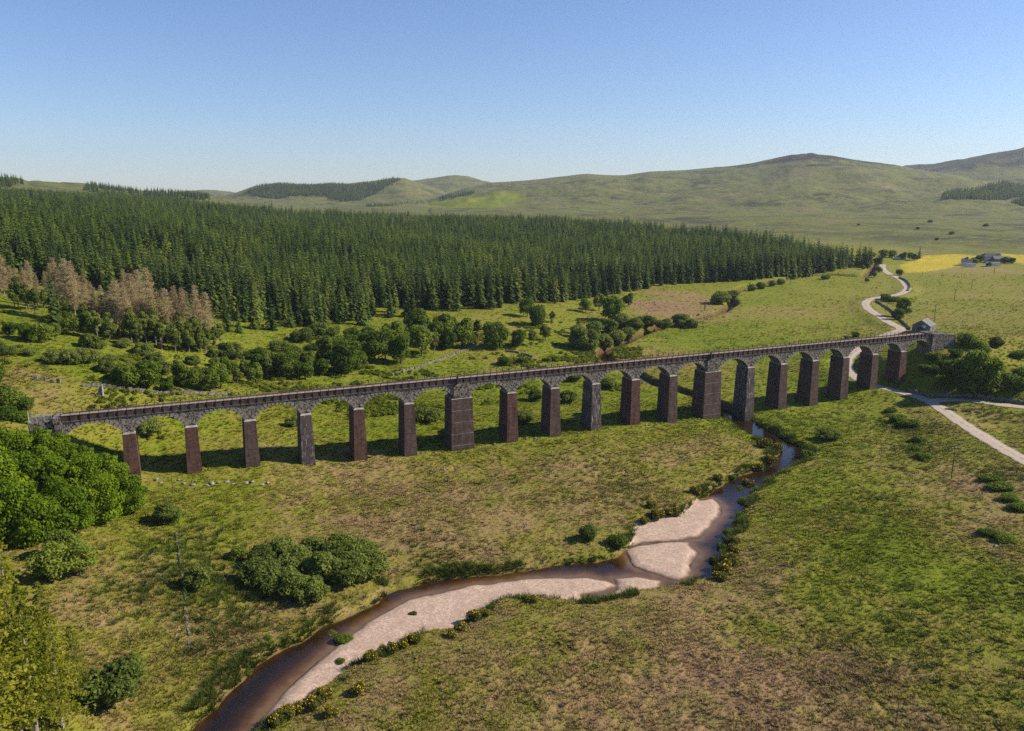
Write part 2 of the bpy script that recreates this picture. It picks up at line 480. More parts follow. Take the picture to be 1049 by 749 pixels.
def ground(u, v, fine=False):
    """where the sight line through a photograph pixel meets the land: a real place to build at"""
    x, y, w = (float(c) for c in ray(u, v))
    t = np.exp(np.linspace(math.log(50), math.log(9000), 500))
    for _ in range(2):
        zz = terrain(x * t, y * t, fine)
        hit = np.nonzero(CZ + w * t < zz)[0]
        i = hit[0] if len(hit) else len(t) - 1
        t = np.linspace(t[max(i - 1, 0)], t[i], 60)
    t = t[-1] if not len(hit) else t[i] if i < len(t) else t[-1]
    return x * t, y * t, float(terrain(np.array([x * t]), np.array([y * t]), fine)[0])
def gz(x, y, fine=True):
    return float(terrain(np.array([x]), np.array([y]), fine)[0])

# how the plain is covered: (column, row, lushness, dead brown)
COVER = np.array([(*at_z(u, v, 3), l, b) for u, v, l, b in (
    (400, 445, .78, 0), (550, 435, .72, 0), (650, 440, .62, 0), (480, 470, .5, .1), (400, 500, .33, .3), (500, 530, .3, .45), (430, 550, .27, .5), (600, 480, .42, .2), (700, 470, .4, .1), (560, 560, .45, .1), (740, 460, .42, .1),
    (300, 500, .42, .1), (240, 500, .55, .05), (200, 560, .55, 0), (150, 600, .42, .15), (230, 600, .5, .2), (200, 660, .33, .4), (120, 650, .36, .3), (300, 630, .38, .3), (50, 700, .5, 0), (420, 580, .45, .1), (270, 480, .55, .1), (180, 480, .6, 0),
    (800, 440, .78, 0), (850, 500, .66, .0), (800, 540, .5, .15), (780, 580, .35, .35), (900, 560, .74, 0), (960, 600, .72, 0), (1030, 560, .55, .3), (1020, 500, .4, .5), (1049, 640, .66, .1), (900, 640, .56, .1), (800, 640, .42, .2), (700, 620, .34, .3), (850, 600, .6, .05),
    (640, 660, .35, .3), (560, 640, .42, .15), (480, 680, .42, .15), (400, 720, .42, .1), (600, 720, .32, .4), (760, 700, .2, .75), (840, 690, .22, .75), (700, 740, .25, .6), (900, 740, .3, .5), (1000, 720, .5, .2), (940, 440, .55, .2), (1000, 440, .5, .1), (900, 430, .7, .1), (970, 480, .5, .2),
    (100, 700, .4, .2), (520, 740, .38, .2))] + [(*at_z(u, v, z), l, b) for u, v, z, l, b in (
    (100, 372, 25, .85, 0), (30, 392, 25, .35, .3), (120, 395, 22, .6, .1), (60, 340, 28, .8, 0), (200, 370, 20, .6, 0), (330, 400, 10, .66, 0), (420, 375, 8, .68, 0), (520, 375, 5, .55, 0), (560, 340, 8, .62, 0), (250, 320, 19, .75, 0), (300, 340, 15, .7, 0),
    (670, 312, 8, .15, .8), (700, 303, 9, .25, .5), (635, 302, 10, .6, .1), (720, 296, 9, .6, 0), (620, 315, 8, .65, 0), (780, 300, 7, .7, 0), (750, 310, 6, .7, 0), (810, 318, 6, .42, 0), (740, 350, 4, .75, 0), (850, 335, 6, .62, 0), (700, 370, 3, .45, 0), (780, 345, 4, .72, 0), (760, 375, 3, .6, 0), (850, 290, 9, .62, 0),
    (1000, 300, 11, .52, 0), (1000, 330, 11, .5, 0), (960, 290, 11, .5, 0), (1030, 345, 14, .5, 0), (1040, 380, 13, .62, 0), (1000, 360, 15, .6, 0), (900, 272, 12, .6, 0), (1049, 275, 14, .5, 0), (1000, 278, 13, .38, 0),
    (600, 400, 3, .78, 0), (520, 405, 3.5, .8, 0), (400, 430, 4, .75, 0), (240, 440, 8, .66, 0), (680, 420, 2.5, .7, 0), (860, 400, 4, .75, 0), (500, 250, 20, .6, .1), (100, 250, 40, .5, .1))])
GOLD_PX = [[(925, 272), (944, 261.5), (986, 260.5), (999, 262.5), (986, 268), (977, 274), (948, 279), (928, 279)], [(1028, 260), (1110, 261), (1110, 272), (1049, 271), (1032, 266)]]
GOLD = [np.array([ground(u, v)[:2] for u, v in g]) for g in GOLD_PX]
GREEN_PX = [(427, 211), (445, 206), (482, 200), (534, 197.5), (541, 202), (530, 209), (500, 213)]
def cover(x, y):
    """lushness, dead brown, moorland and yellow flowers of the ground at places"""
    k = np.clip(np.hypot(x, y), 1, None)
    out = np.zeros((len(x), 4), np.float32)
    for i in range(0, len(x), 60000):
        sl = slice(i, i + 60000)
        d2 = (x[sl, None] - COVER[None, :, 0]) ** 2 + (y[sl, None] - COVER[None, :, 1]) ** 2
        w = 1 / (d2 / (k[sl, None] ** 2) * 400 + .02) ** 2
        w /= w.sum(1, keepdims=True)
        out[sl, 0] = w @ COVER[:, 2]
        out[sl, 1] = w @ COVER[:, 3]
    out[:, 2] = sstep(760, 1050, k + fbm(x, y, 90, 3, 33) * 220)
    for P in GOLD:
        m = (np.abs(x - P[:, 0].mean()) < 150) & (np.abs(y - P[:, 1].mean()) < 200)
        if m.any():
            out[m, 3] = np.maximum(out[m, 3], sstep(3, -3, poly_sd(x[m], y[m], P) + fbm(x[m], y[m], 9, 3, 35) * 8))
    GP = GREENF
    m = k > 1800
    if m.any() and GP is not None:
        a = sstep(20, -20, poly_sd(x[m], y[m], GP))
        out[m, 2] *= 1 - a
        out[m, 0] = out[m, 0] * (1 - a) + .74 * a
        out[m, 1] *= 1 - a
    return out
GREENF = None
GREENF = np.array([ground(u, v)[:2] for u, v in GREEN_PX])

# ground sheet: rings round the viewpoint, fine where it is close, out to the horizon
_az = np.radians(np.concatenate([np.arange(-180, -46, 4.0), np.arange(-46, -40, .5), np.arange(-40, 40, .125), np.arange(40, 46, .5), np.arange(46, 180, 4.0)]))
_r = np.concatenate([np.array([2, 15, 30, 45.0]), np.exp(np.arange(math.log(56), math.log(330), .0033)), np.exp(np.arange(math.log(330), math.log(1500), .006)), np.exp(np.arange(math.log(1500), math.log(16000), .011))])
_A2, _R2 = np.meshgrid(_az, _r)
gx, gy = (np.sin(_A2) * _R2).ravel(), (np.cos(_A2) * _R2).ravel()
gzv = terrain(gx, gy)
nc, nr = len(_az), len(_r)
ii, jj = np.meshgrid(np.arange(nr - 1), np.arange(nc), indexing='ij')
j2 = (jj + 1) % nc
quads = np.stack([ii * nc + jj, (ii + 1) * nc + jj, (ii + 1) * nc + j2, ii * nc + j2], -1).reshape(-1, 4)[:, ::-1]
gm = mesh_np("ground", np.c_[gx, gy, gzv], quads, smooth=True)
attr(gm, "cover", cover(gx, gy), typ='FLOAT_COLOR')
near_river = (gx > -90) & (gx < 120) & (gy > 60) & (gy < 260)
mud = np.zeros(len(gx), np.float32)
mud[near_river] = sstep(.45, -.5, poly_sd(gx[near_river], gy[near_river], BED) + fbm(gx[near_river], gy[near_river], 5, 3, 91) * 1.5)
_m = (gx > 20) & (gx < 420) & (gy > 200) & (gy < 800)
_d, _t = line_d(gx[_m], gy[_m], UPS)
mud[_m] = np.maximum(mud[_m], sstep(4.2, 2.8, _d))
attr(gm, "mud", mud)

N = NT("meadow_ground")
ca = N.n("Attribute", attribute_name="cover")
sep = N.n("SeparateColor", {"Color": ca.outputs["Color"]})
c = meadow_color(N, sep.outputs[0], sep.outputs[1], sep.outputs[2])
gold = N.math('MULTIPLY', ca.outputs["Alpha"], N.ramp(N.noise(.16, 4, .7), [(.3, .35), (.6, 1)]))
c = N.mix(gold, c, (.40, .32, .025))
c = N.mix(N.att("mud"), c, N.ramp(N.noise(1.6, 4, .6), [(.3, (.035, .02, .011)), (.55, (.085, .05, .026)), (.75, (.15, .105, .07))]))
hgt = N.math('ADD', N.math('MULTIPLY', N.noise(1.1, 4, .65), 1.0), N.math('MULTIPLY', N.noise(4.5, 3, .7), .35))
M_GROUND = N.finish(c, .95, N.bump(hgt, .9, .35), .1)
link("ground", gm, M_GROUND, kind="structure", label="rough grass valley floor rising to forest and moorland hills", category="ground")

# ---------------------------------------------------------------- water, shingle, roads
def sheet(name, x0, x1, y0, y1, step, mask, zf):
    """a grid sheet over part of the land, kept where mask(x, y) is true"""
    xs, ys = np.arange(x0, x1, step), np.arange(y0, y1, step)
    X, Y = np.meshgrid(xs, ys)
    x, y = X.ravel(), Y.ravel()
    keep = mask(x, y).reshape(X.shape)
    q = keep[:-1, :-1] & keep[1:, :-1] & keep[:-1, 1:] & keep[1:, 1:]
    iy, ix = np.nonzero(q)
    w = len(xs)
    Q = np.stack([iy * w + ix, iy * w + ix + 1, (iy + 1) * w + ix + 1, (iy + 1) * w + ix], -1)
    used, inv = np.unique(Q, return_inverse=True)
    x, y = x[used], y[used]
    return mesh_np(name, np.c_[x, y, zf(x, y)], inv.reshape(-1, 4), smooth=True), x, y

bx0, by0 = BED.min(0) - 5
bx1, by1 = BED.max(0) + 5
wm, wx, wy = sheet("river", bx0, bx1, by0, by1, .7, lambda x, y: poly_sd(x, y, BED) < 3.2, lambda x, y: x * 0)
gd = np.full(wx.shape, 1e9)
for P in GRAVELS:
    gd = np.minimum(gd, poly_sd(wx, wy, P))
bk = -poly_sd(wx, wy, BED)
attr(wm, "depth", np.clip(np.minimum(sstep(0, 6, gd) , .25 + .75 * sstep(-1, 2.5, bk)), 0, 1))
N = NT("peat_water")
rip = N.bump(N.math('ADD', N.noise(.9, 3, .6), N.math('MULTIPLY', N.noise(5, 2, .6), .25)), .4, .06)
dn = N.math('ADD', N.att("depth"), N.math('MULTIPLY', N.math('SUBTRACT', N.noise(.35, 4, .6), .5), .5), clamp=True)
M_WATER = N.finish(N.ramp(dn, [(0, (.13, .08, .042)), (.2, (.075, .038, .014)), (.5, (.030, .015, .006)), (1, (.011, .0065, .0035))]), .05, rip, .32)
link("river", wm, M_WATER, kind="structure", label="dark peat brown river curving across the plain", category="river")
hw = 4.2
uv_, uq = [], []
for i, p in enumerate(UPS):
    a, b = UPS[max(i - 1, 0)], UPS[min(i + 1, len(UPS) - 1)]
    d = np.array([b[0] - a[0], b[1] - a[1]])
    d /= np.hypot(*d) + 1e-9
    uv_ += [(p[0] - d[1] * hw, p[1] + d[0] * hw, p[2]), (p[0] + d[1] * hw, p[1] - d[0] * hw, p[2])]
    if i:
        uq.append((2 * i - 2, 2 * i - 1, 2 * i + 1, 2 * i))
um = mesh_np("stream", uv_, uq)
attr(um, "depth", np.full(len(uv_), .8))
link("stream", um, M_WATER, kind="structure", label="upper river winding down from the forest edge to the viaduct", category="river")

N = NT("pink_shingle")
vor = N.n("TexVoronoi", {"Vector": N.pos(), "Scale": 3.2}).outputs["Color"]
pc = N.n("SeparateColor", {"Color": vor}).outputs[0]
c = N.ramp(pc, [(0, (.30, .215, .17)), (.35, (.37, .275, .22)), (.7, (.42, .32, .26)), (1, (.50, .40, .34))])
c = N.mix(N.ramp(N.noise(.28, 4, .65), [(.42, 0), (.62, .5)]), c, (.30, .215, .175))
c = N.mix(N.att("wet"), c, (.10, .062, .043))
M_SHINGLE = N.finish(c, .85, N.bump(N.math('ADD', N.noise(2.2, 4, .7), N.math('MULTIPLY', pc, .3)), .45, .08), .2)
for P, lab in zip(GRAVELS, ("long curved bar of pale pink shingle along the near bank", "upper pale shingle bar below the bend with a gorse edge", "rounded shingle bar between two water channels", "smallest spit of pale shingle beside the shallow rivulets")):
    def gzf(x, y, P=P):
        g = poly_sd(x, y, P)
        return terrain(x, y, False) + np.clip(-g * .2, -.25, .05) + (fbm(x, y, 2.4, 3, 97) * .07)
    m, x, y = sheet("gravel_bar", *(P[:, 0].min() - 2, P[:, 0].max() + 2, P[:, 1].min() - 2, P[:, 1].max() + 2), .4, lambda x, y, P=P: (poly_sd(x, y, P) < 1.2) & (poly_sd(x, y, BED) < .9), gzf)
    zz = np.empty(len(m.vertices) * 3, np.float32)
    m.vertices.foreach_get("co", zz)
    attr(m, "wet", sstep(.27, .05, zz[2::3] + fbm(x, y, 2.5, 3, 99) * .12))
    link("gravel_bar", m, M_SHINGLE, kind="structure", label=lab, category="gravel")

N = NT("gravel_road")
c = N.ramp(N.noise(1.8, 5, .7), [(.3, (.27, .225, .195)), (.5, (.37, .315, .28)), (.72, (.45, .40, .36))])
vv = N.math('ABSOLUTE', N.att("across"))
strip = N.math('MULTIPLY', N.ramp(vv, [(.0, 1), (.16, .55), (.24, 0)]), N.ramp(N.noise(.5, 3, .6), [(.45, 0), (.62, .7)]))
c = N.mix(strip, c, (.14, .13, .045))
edge = N.math('MULTIPLY', N.ramp(N.math('ADD', vv, N.math('MULTIPLY', N.math('SUBTRACT', N.noise(.9, 4, .7), .5), .45)), [(.72, 0), (.95, 1)]), .8)
c = N.mix(edge, c, (.15, .14, .055))
M_ROAD = N.finish(c, .95, N.bump(N.noise(3, 4, .7), .5, .06), .1)
def ribbon(name, L, half, lab, lift=.06, rag=.35):
    v, q, ac = [], [], []
    cols = (-1, -.5, 0, .5, 1)
    for i, p in enumerate(L):
        a, b = L[max(i - 1, 0)], L[min(i + 1, len(L) - 1)]
        d = np.array([b[0] - a[0], b[1] - a[1]])
        d /= np.hypot(*d) + 1e-9
        for k in cols:
            w = half * k * (1 + (rag * (random.random() - .5) if abs(k) == 1 else 0))
            v.append((p[0] - d[1] * w, p[1] + d[0] * w, p[2] + lift - .08 * k * k + (.05 * k * k if abs(k) < .9 else 0)))
            ac.append(k)
        if i:
            for k in range(4):
                q.append(((i - 1) * 5 + k, (i - 1) * 5 + k + 1, i * 5 + k + 1, i * 5 + k))
    m = mesh_np(name, v, q, smooth=True)
    attr(m, "across", ac)
    return link(name, m, M_ROAD, kind="structure", label=lab, category="road")
random.seed(4)
ribbon("road", ROAD, 2.6, "pale gravel road winding under the viaduct and up the valley")
ribbon("farm_track", TRACK, 2.5, "pale gravel track branching right below the wooded bank", .075)

# ---------------------------------------------------------------- viaduct
def brick_mat(name, dark, mid, lite, streak=0.0, lines=True):
    N = NT(name)
    tc = N.n("TexCoord").outputs["Object"]
    br = N.n("TexBrick", {"Vector": N.n("Mapping", {"Vector": tc, "Rotation": (math.pi / 2, 0, 0)}).outputs[0], "Scale": 1.0, "Mortar Size": .02, "Brick Width": .9, "Row Height": .3, "Color1": (0, 0, 0, 1), "Color2": (1, 1, 1, 1), "Mortar": (.5, .5, .5, 1)})
    f = N.math('ADD', N.math('MULTIPLY', N.noise(.9, 5, .65, tc), .75), N.math('MULTIPLY', br.outputs[0], .14))
    c = N.ramp(f, [(.25, dark), (.47, mid), (.72, lite)])
    sx = N.n("Mapping", {"Vector": tc, "Scale": (1.3, 1.3, .12)}).outputs[0]
    c = N.mix(N.ramp(N.noise(1.0, 4, .6, sx), [(.48, 0), (.68, .6)]), c, tuple(k * .45 for k in dark))
    if streak:
        s2 = N.n("Mapping", {"Vector": tc, "Scale": (2.2, 2.2, .28)}).outputs[0]
        c = N.mix(N.ramp(N.noise(1.4, 5, .75, s2), [(.55, 0), (.63, streak)]), c, (.42, .38, .37))
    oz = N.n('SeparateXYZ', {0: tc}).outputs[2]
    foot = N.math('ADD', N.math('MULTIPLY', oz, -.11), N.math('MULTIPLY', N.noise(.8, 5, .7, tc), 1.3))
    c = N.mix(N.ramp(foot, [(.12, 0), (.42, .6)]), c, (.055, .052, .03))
    c = N.mix(N.ramp(N.noise(6, 3, .7, tc), [(.69, 0), (.75, .55)]), c, (.35, .30, .28))
    return N.finish(c, .92, N.bump(N.math('ADD', N.noise(5, 4, .7, tc), br.outputs[1]), .5, .04), .15)
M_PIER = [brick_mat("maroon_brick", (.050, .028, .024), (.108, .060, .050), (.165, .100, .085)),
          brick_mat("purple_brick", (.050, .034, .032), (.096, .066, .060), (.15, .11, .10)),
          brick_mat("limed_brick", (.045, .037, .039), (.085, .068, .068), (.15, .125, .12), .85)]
M_BAND = brick_mat("parapet_brick", (.042, .029, .026), (.075, .053, .048), (.115, .086, .079))
N = NT("rubble_stone")
tc = N.n("TexCoord").outputs["Object"]
wv = N.n("TexVoronoi", {"Vector": tc, "Scale": 1.55, "Randomness": 1.0}, feature='DISTANCE_TO_EDGE').outputs["Distance"]
wc = N.n("SeparateColor", {"Color": N.n("TexVoronoi", {"Vector": tc, "Scale": 1.55, "Randomness": 1.0}).outputs["Color"]}).outputs[1]
c = N.ramp(wc, [(0, (.026, .021, .019)), (.45, (.055, .046, .041)), (.75, (.105, .09, .081)), (1, (.21, .186, .168))])
c = N.mix(N.ramp(wv, [(.035, .85), (.09, 0)]), c, (.30, .27, .243))
c = N.mix(N.ramp(N.noise(.8, 4, .6, tc), [(.5, 0), (.7, .6)]), c, (.06, .055, .052))
M_RUBBLE = N.finish(c, .93, N.bump(wv, .8, .08), .1)
N = NT("dressed_granite")
tc = N.n("TexCoord").outputs["Object"]
c = N.ramp(N.noise(.9, 5, .65, tc), [(.3, (.14, .125, .118)), (.5, (.24, .22, .205)), (.7, (.36, .335, .31))])
M_GRANITE = N.finish(c, .9, N.bump(N.noise(6, 4, .7, tc), .5, .04), .15)
N = NT("arch_stone")
tc = N.n("TexCoord").outputs["Object"]
M_VOUSSOIR = N.finish(N.ramp(N.noise(1.3, 5, .7, tc), [(.3, (.12, .105, .095)), (.5, (.215, .19, .172)), (.7, (.33, .295, .27))]), .9, N.bump(N.noise(6, 4, .7, tc), .5, .04), .1)
N = NT("string_course_stone")
tc = N.n("TexCoord").outputs["Object"]
M_STRING = N.finish(N.ramp(N.noise(1.6, 5, .7, tc), [(.3, (.06, .052, .05)), (.55, (.12, .105, .10)), (.75, (.21, .19, .175))]), .92, N.bump(N.noise(5, 4, .7, tc), .5, .05), .1)
N = NT("deck_surface")
tc = N.n("TexCoord").outputs["Object"]
c = N.ramp(N.noise(.7, 6, .7, tc), [(.3, (.17, .135, .125)), (.5, (.25, .20, .19)), (.7, (.32, .27, .25))])
M_DECK = N.finish(c, .95, N.bump(N.noise(4, 4, .7, tc), .4, .04), .1)
N = NT("rusty_iron")
M_IRON = N.finish(N.ramp(N.noise(2, 4, .7), [(.3, (.012, .009, .009)), (.6, (.03, .019, .016)), (.8, (.07, .035, .022))]), .75, None, .3)

VIA = thing("viaduct", "long disused railway viaduct of twenty stone arches on brick piers crossing the valley", "viaduct", (VX, VY, 0), math.pi / 2 - VAZ)
def vpart(name, mb, mat, parent=VIA, **props):
    return link(name, mb.mesh(name), mat, parent, **props)
T0, T1 = .5, 5.2                                          # faces of the old masonry, behind the brick casings
GROUT = (4, 8, 12)
rng = random.Random(11)
for i, (s, h) in enumerate(zip(PS, PIERH)):
    wide = i in (6, 12)
    wt, wb = (3.1, 3.4) if wide else (1.42, 1.82)         # half widths at the top and at the ground
    zt, zb = CAPZ, CAPZ - h - 2.2
    k = (h + 2.2) / 14.5
    wb = wt + (wb - wt) * k
    d0, d1 = 0 - .35 * k, 5.75 + .35 * k
    m = MB()
    # casing in lifts, each set in a trifle from the one below where the pale course runs
    lifts = 5 if wide else 4
    for a in range(lifts):
        f0, f1 = a / lifts, (a + 1) / lifts
        def ring(f, z, e=0):
            w, q0, q1 = wb + (wt - wb) * f - e, d0 + (0 - d0) * f + e, d1 + (5.75 - d1) * f - e
            return [(s - w, q0, z), (s + w, q0, z), (s + w, q1, z), (s - w, q1, z)]
        z0, z1 = zb + (zt - zb) * f0, zb + (zt - zb) * f1
        m.hexa(ring(f0, z0, .0) + ring(f1, z1 - .06 * (a < lifts - 1), 0.0))
    mat = M_PIER[2] if i in (3, 9, 13) else M_PIER[0] if i in (0, 1, 4, 7, 10, 18) else M_PIER[1]
    lab = {3: "grey brick pier streaked with white lime", 9: "grey pier streaked with white lime", 13: "lime streaked pier standing at the river bank", 6: "broad buttressed pier with pale horizontal courses", 12: "broad buttressed pier with three pale courses by the river"}.get(i)
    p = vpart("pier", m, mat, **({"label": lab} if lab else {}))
    c = MB()
    c.hexa([(s - wt - .06, -.06, zt), (s + wt + .06, -.06, zt), (s + wt + .06, 5.81, zt), (s - wt - .06, 5.81, zt),
            (s - wt + .35, T0 - .02, zt + .38), (s + wt - .35, T0 - .02, zt + .38), (s + wt - .35, T1 + .02, zt + .38), (s - wt + .35, T1 + .02, zt + .38)])
    link("cap", c.mesh("cap"), M_GRANITE, p)
    if wide or i in (3, 13):
        for a in range(1, lifts):
            f = a / lifts
            z = zb + (zt - zb) * f
            w, q0, q1 = wb + (wt - wb) * f + .012, d0 * (1 - f) - .012, d1 + (5.75 - d1) * f + .012
            c = MB().box(s - w, s + w, q0, q1, z - .065, z + .03)
            link("pale_course", c.mesh("pale_course"), M_GRANITE if wide else M_STRING, p)
    if wide:                                              # tall pilasters either side of the thick piers, with a refuge on top
        c = MB()
        for a, b in ((T0 - .42, T0 + .3), (T1 - .3, T1 + .42)):
            c.box(s - 2.35, s + 2.35, a, b, zt + .3, ZSTR - .05)
        link("pilaster", c.mesh("pilaster"), M_RUBBLE, p)
        c = MB()
        c.box(s - 1.5, s - 1.1, -.15, .3, ZSTR + .1, ZDECK + .95).box(s - 1.58, s - 1.02, -.23, .38, ZDECK + .95, ZDECK + 1.12)
        link("refuge_post", c.mesh("refuge_post"), M_IRON, p)

# arches: spandrel walls with the barrel cut through, and a ring of wedge stones proud of the face
ends = [S0] + PS + [S1]
for i in range(20):
    a, b = ends[i], ends[i + 1]
    hl = 2.2 if i - 1 in (6, 12) else 1.12
    hr = 2.2 if i in (6, 12) else 1.12
    if i == 0: hl = .2
    if i == 19: hr = .2
    L, R = a + hl, b - hr
    cx, hs = (L + R) / 2, (R - L) / 2
    zsp, rise = CAPZ + .36, 3.25
    rad = (hs * hs + rise * rise) / (2 * rise)
    zc = zsp + rise - rad
    ang = math.asin(min(1, hs / rad))
    K = 28
    prof = [(cx + rad * math.sin(-ang + 2 * ang * k / K), zc + rad * math.cos(-ang + 2 * ang * k / K)) for k in range(K + 1)]
    pts = [(a, zsp)] + prof + [(b, zsp)]
    ztop = ZSTR
    m = MB()
    for (sa, za), (sb, zb_) in zip(pts[:-1], pts[1:]):
        n = len(m.v)
        m.v += [(sa, T0, za), (sb, T0, zb_), (sb, T0, ztop), (sa, T0, ztop), (sa, T1, za), (sb, T1, zb_), (sb, T1, ztop), (sa, T1, ztop)]
        m.q += [(n, n + 1, n + 2, n + 3), (n + 5, n + 4, n + 7, n + 6), (n + 4, n + 5, n + 1, n)]
    for sx in (a, b):
        n = len(m.v)
        m.v += [(sx, T0, zsp), (sx, T1, zsp), (sx, T1, ztop), (sx, T0, ztop)]
        m.q.append((n, n + 1, n + 2, n + 3))
    ar = vpart("arch", m, M_RUBBLE)
    vf, vb = MB(), MB()
    nv = 15
    for k in range(nv):
        t0, t1 = -ang + 2 * ang * (k + .13) / nv, -ang + 2 * ang * (k + .87) / nv
        dep = 1.05 if k % 2 == 0 else .66
        if k == nv // 2: dep = .95
        for v, f0, f1 in ((vf, T0 - .10, T0 + .25), (vb, T1 - .25, T1 + .10)):
            p4 = []
            for t, r_ in ((t0, rad - .015), (t1, rad - .015), (t1, rad + dep), (t0, rad + dep)):
                z = min(zc + r_ * math.cos(t), ztop - .02)
                p4.append((cx + r_ * math.sin(t), z))
            v.hexa([(x, f0, z) for x, z in p4] + [(x, f1, z) for x, z in p4])
    link("voussoir_ring", vf.mesh("voussoir_ring"), M_VOUSSOIR, ar)
    link("voussoir_ring", vb.mesh("voussoir_ring"), M_VOUSSOIR, ar)

m = MB()
m.box(S0 - .5, S1 + .5, T0 - .22, T1 + .22, ZSTR, ZSTR + .28)
k = S0
while k < S1:
    m.box(k, k + .5, T0 - .16, T0 + .1, ZSTR - .24, ZSTR - .003)
    k += 1.96
vpart("string_course", m, M_STRING)
for y0, y1, hp in ((T0 - .12, T0 + .33, .45), (T1 - .33, T1 + .12, .12)):
    m = MB()
    k = S0 - .5
    while k < S1:
        e = min(k + 1.96, S1 + .5)
        m.box(k + .03, e - .03, y0, y1, ZSTR + .283, ZDECK + hp)
        k += 1.96
    vpart("parapet", m, M_BAND)
m = MB()
m.box(S0 - .5, S1 + .5, T0 + .02, T1 - .02, ZSTR + .285, ZDECK - .09)
vpart("deck", m, M_DECK)
# railing: iron posts bolted to the outer faces, two thin rails
pm = MB()
pm.box(-.065, .065, -.065, .065, ZSTR + .1, ZDECK + 1.02)
pmesh = pm.mesh("railing_post")
spots = []
for tt_ in (T0 - .2, T1 + .2):
    k = S0 + .1
    while k < S1:
        spots.append((k, tt_))
        k += 1.96
near = [p for p in spots if p[1] < 2][:100]
rest = [p for p in spots if p not in near]
for j, (k, t) in enumerate(near):
    o = link("railing_post", pmesh, M_IRON if j == 0 else None, VIA)
    o.location = (k, t, rng.uniform(-.02, .05))
m = MB()
for k, t in rest:
    m.box(k - .065, k + .065, t - .065, t + .065, ZSTR + .1, ZDECK + 1.02)
vpart("railing_posts", m, M_IRON, kind="stuff")
for t in (T0 - .2, T1 + .2):
    m = MB()
    for z in (ZDECK + .5, ZDECK + .96):
        m.box(S0 + .1, S1 - .1, t - .02, t + .02, z - .025, z + .025)
    vpart("rail", m, M_IRON)
# abutments
m = MB()
m.box(S0 - 1.3, S0 + .2, -.25, 5.95, 4, ZSTR - .02)
m.box(S0 - 1.5, S0 - .03, -.35, 6.05, ZSTR - .02, ZDECK + .25)
m.box(S0 - 6.5, S0 - 1.5, .1, .7, 8, ZDECK - .3).box(S0 - 6.5, S0 - 1.5, 5.0, 5.6, 8, ZDECK - .3)
vpart("abutment", m, M_RUBBLE)
m = MB()
m.box(S1 - .2, S1 + 1.5, -.25, 5.95, 4, ZSTR - .02)
m.box(S1 + .03, S1 + 1.7, -.35, 6.05, ZSTR - .02, ZDECK + .35)
m.hexa([(S1 + 1.7, .1, 6), (S1 + 11, -1.0, 6), (S1 + 11, -.3, 6), (S1 + 1.7, .8, 6), (S1 + 1.7, .1, ZDECK + .2), (S1 + 11, -1.0, ZDECK - .6), (S1 + 11, -.3, ZDECK - .6), (S1 + 1.7, .8, ZDECK + .2)])
m.hexa([(S1 + 1.7, 5.0, 6), (S1 + 11, 6.0, 6), (S1 + 11, 6.7, 6), (S1 + 1.7, 5.7, 6), (S1 + 1.7, 5.0, ZDECK + .3), (S1 + 11, 6.0, ZDECK - .2), (S1 + 11, 6.7, ZDECK - .2), (S1 + 1.7, 5.7, ZDECK + .3)])
m.box(S1 + 1.7, S1 + 10.5, .82, 4.95, 8, ZDECK - .75)
vpart("abutment", m, M_RUBBLE)

# ---------------------------------------------------------------- foliage
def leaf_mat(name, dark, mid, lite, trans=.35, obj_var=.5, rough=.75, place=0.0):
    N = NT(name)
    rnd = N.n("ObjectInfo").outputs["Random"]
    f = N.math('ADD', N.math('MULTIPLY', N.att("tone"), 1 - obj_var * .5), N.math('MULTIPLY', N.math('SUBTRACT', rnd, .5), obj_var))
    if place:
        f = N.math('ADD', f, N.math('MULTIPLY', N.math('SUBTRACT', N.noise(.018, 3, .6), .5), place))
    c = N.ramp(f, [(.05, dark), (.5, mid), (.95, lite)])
    b = N.n("BsdfPrincipled", {"Base Color": c, "Roughness": rough, "Specular IOR Level": .12})
    t = N.n("BsdfTranslucent", {"Color": N.mix(.5, c, N.mix(1.0, c, (1.0, 1.0, .45), 'MULTIPLY'))})
    m = N.n("MixShader", {0: trans, 1: b.outputs[0], 2: t.outputs[0]})
    N.t.links.new(m.outputs[0], N.out.inputs[0])
    return N.m

N = NT("bark")
M_BARK = N.finish(N.ramp(N.noise(3, 4, .7), [(.3, (.045, .035, .028)), (.6, (.10, .082, .068)), (.8, (.17, .15, .13))]), .95, None, .1)
N = NT("pale_bark")
M_PALEBARK = N.finish(N.ramp(N.noise(1.5, 4, .7), [(.3, (.11, .09, .075)), (.6, (.22, .19, .165)), (.8, (.34, .31, .28))]), .95, None, .1)
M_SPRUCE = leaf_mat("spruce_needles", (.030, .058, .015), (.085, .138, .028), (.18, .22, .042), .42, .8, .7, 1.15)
M_BROAD = leaf_mat("broad_leaves", (.065, .115, .012), (.15, .215, .022), (.26, .315, .042), .5, .6)
M_BRIGHT = leaf_mat("bright_leaves", (.07, .13, .005), (.145, .23, .008), (.24, .325, .018), .48, .4)
M_BRIGHTER = leaf_mat("fresh_leaves", (.08, .13, .016), (.19, .25, .034), (.30, .35, .06), .5, .5)
M_WILLOW = leaf_mat("willow_leaves", (.085, .125, .024), (.185, .235, .046), (.30, .34, .085), .5, .5)
M_LARCH = leaf_mat("larch_needles", (.12, .155, .014), (.26, .28, .028), (.40, .39, .06), .55, .45)
M_TWIG = leaf_mat("bare_twigs", (.29, .22, .135), (.46, .37, .23), (.58, .49, .33), .5, .5)
M_GORSE = leaf_mat("gorse_sprays", (.05, .07, .014), (.11, .125, .022), (.2, .19, .04), .35, .4)
N = NT("gorse_flower")
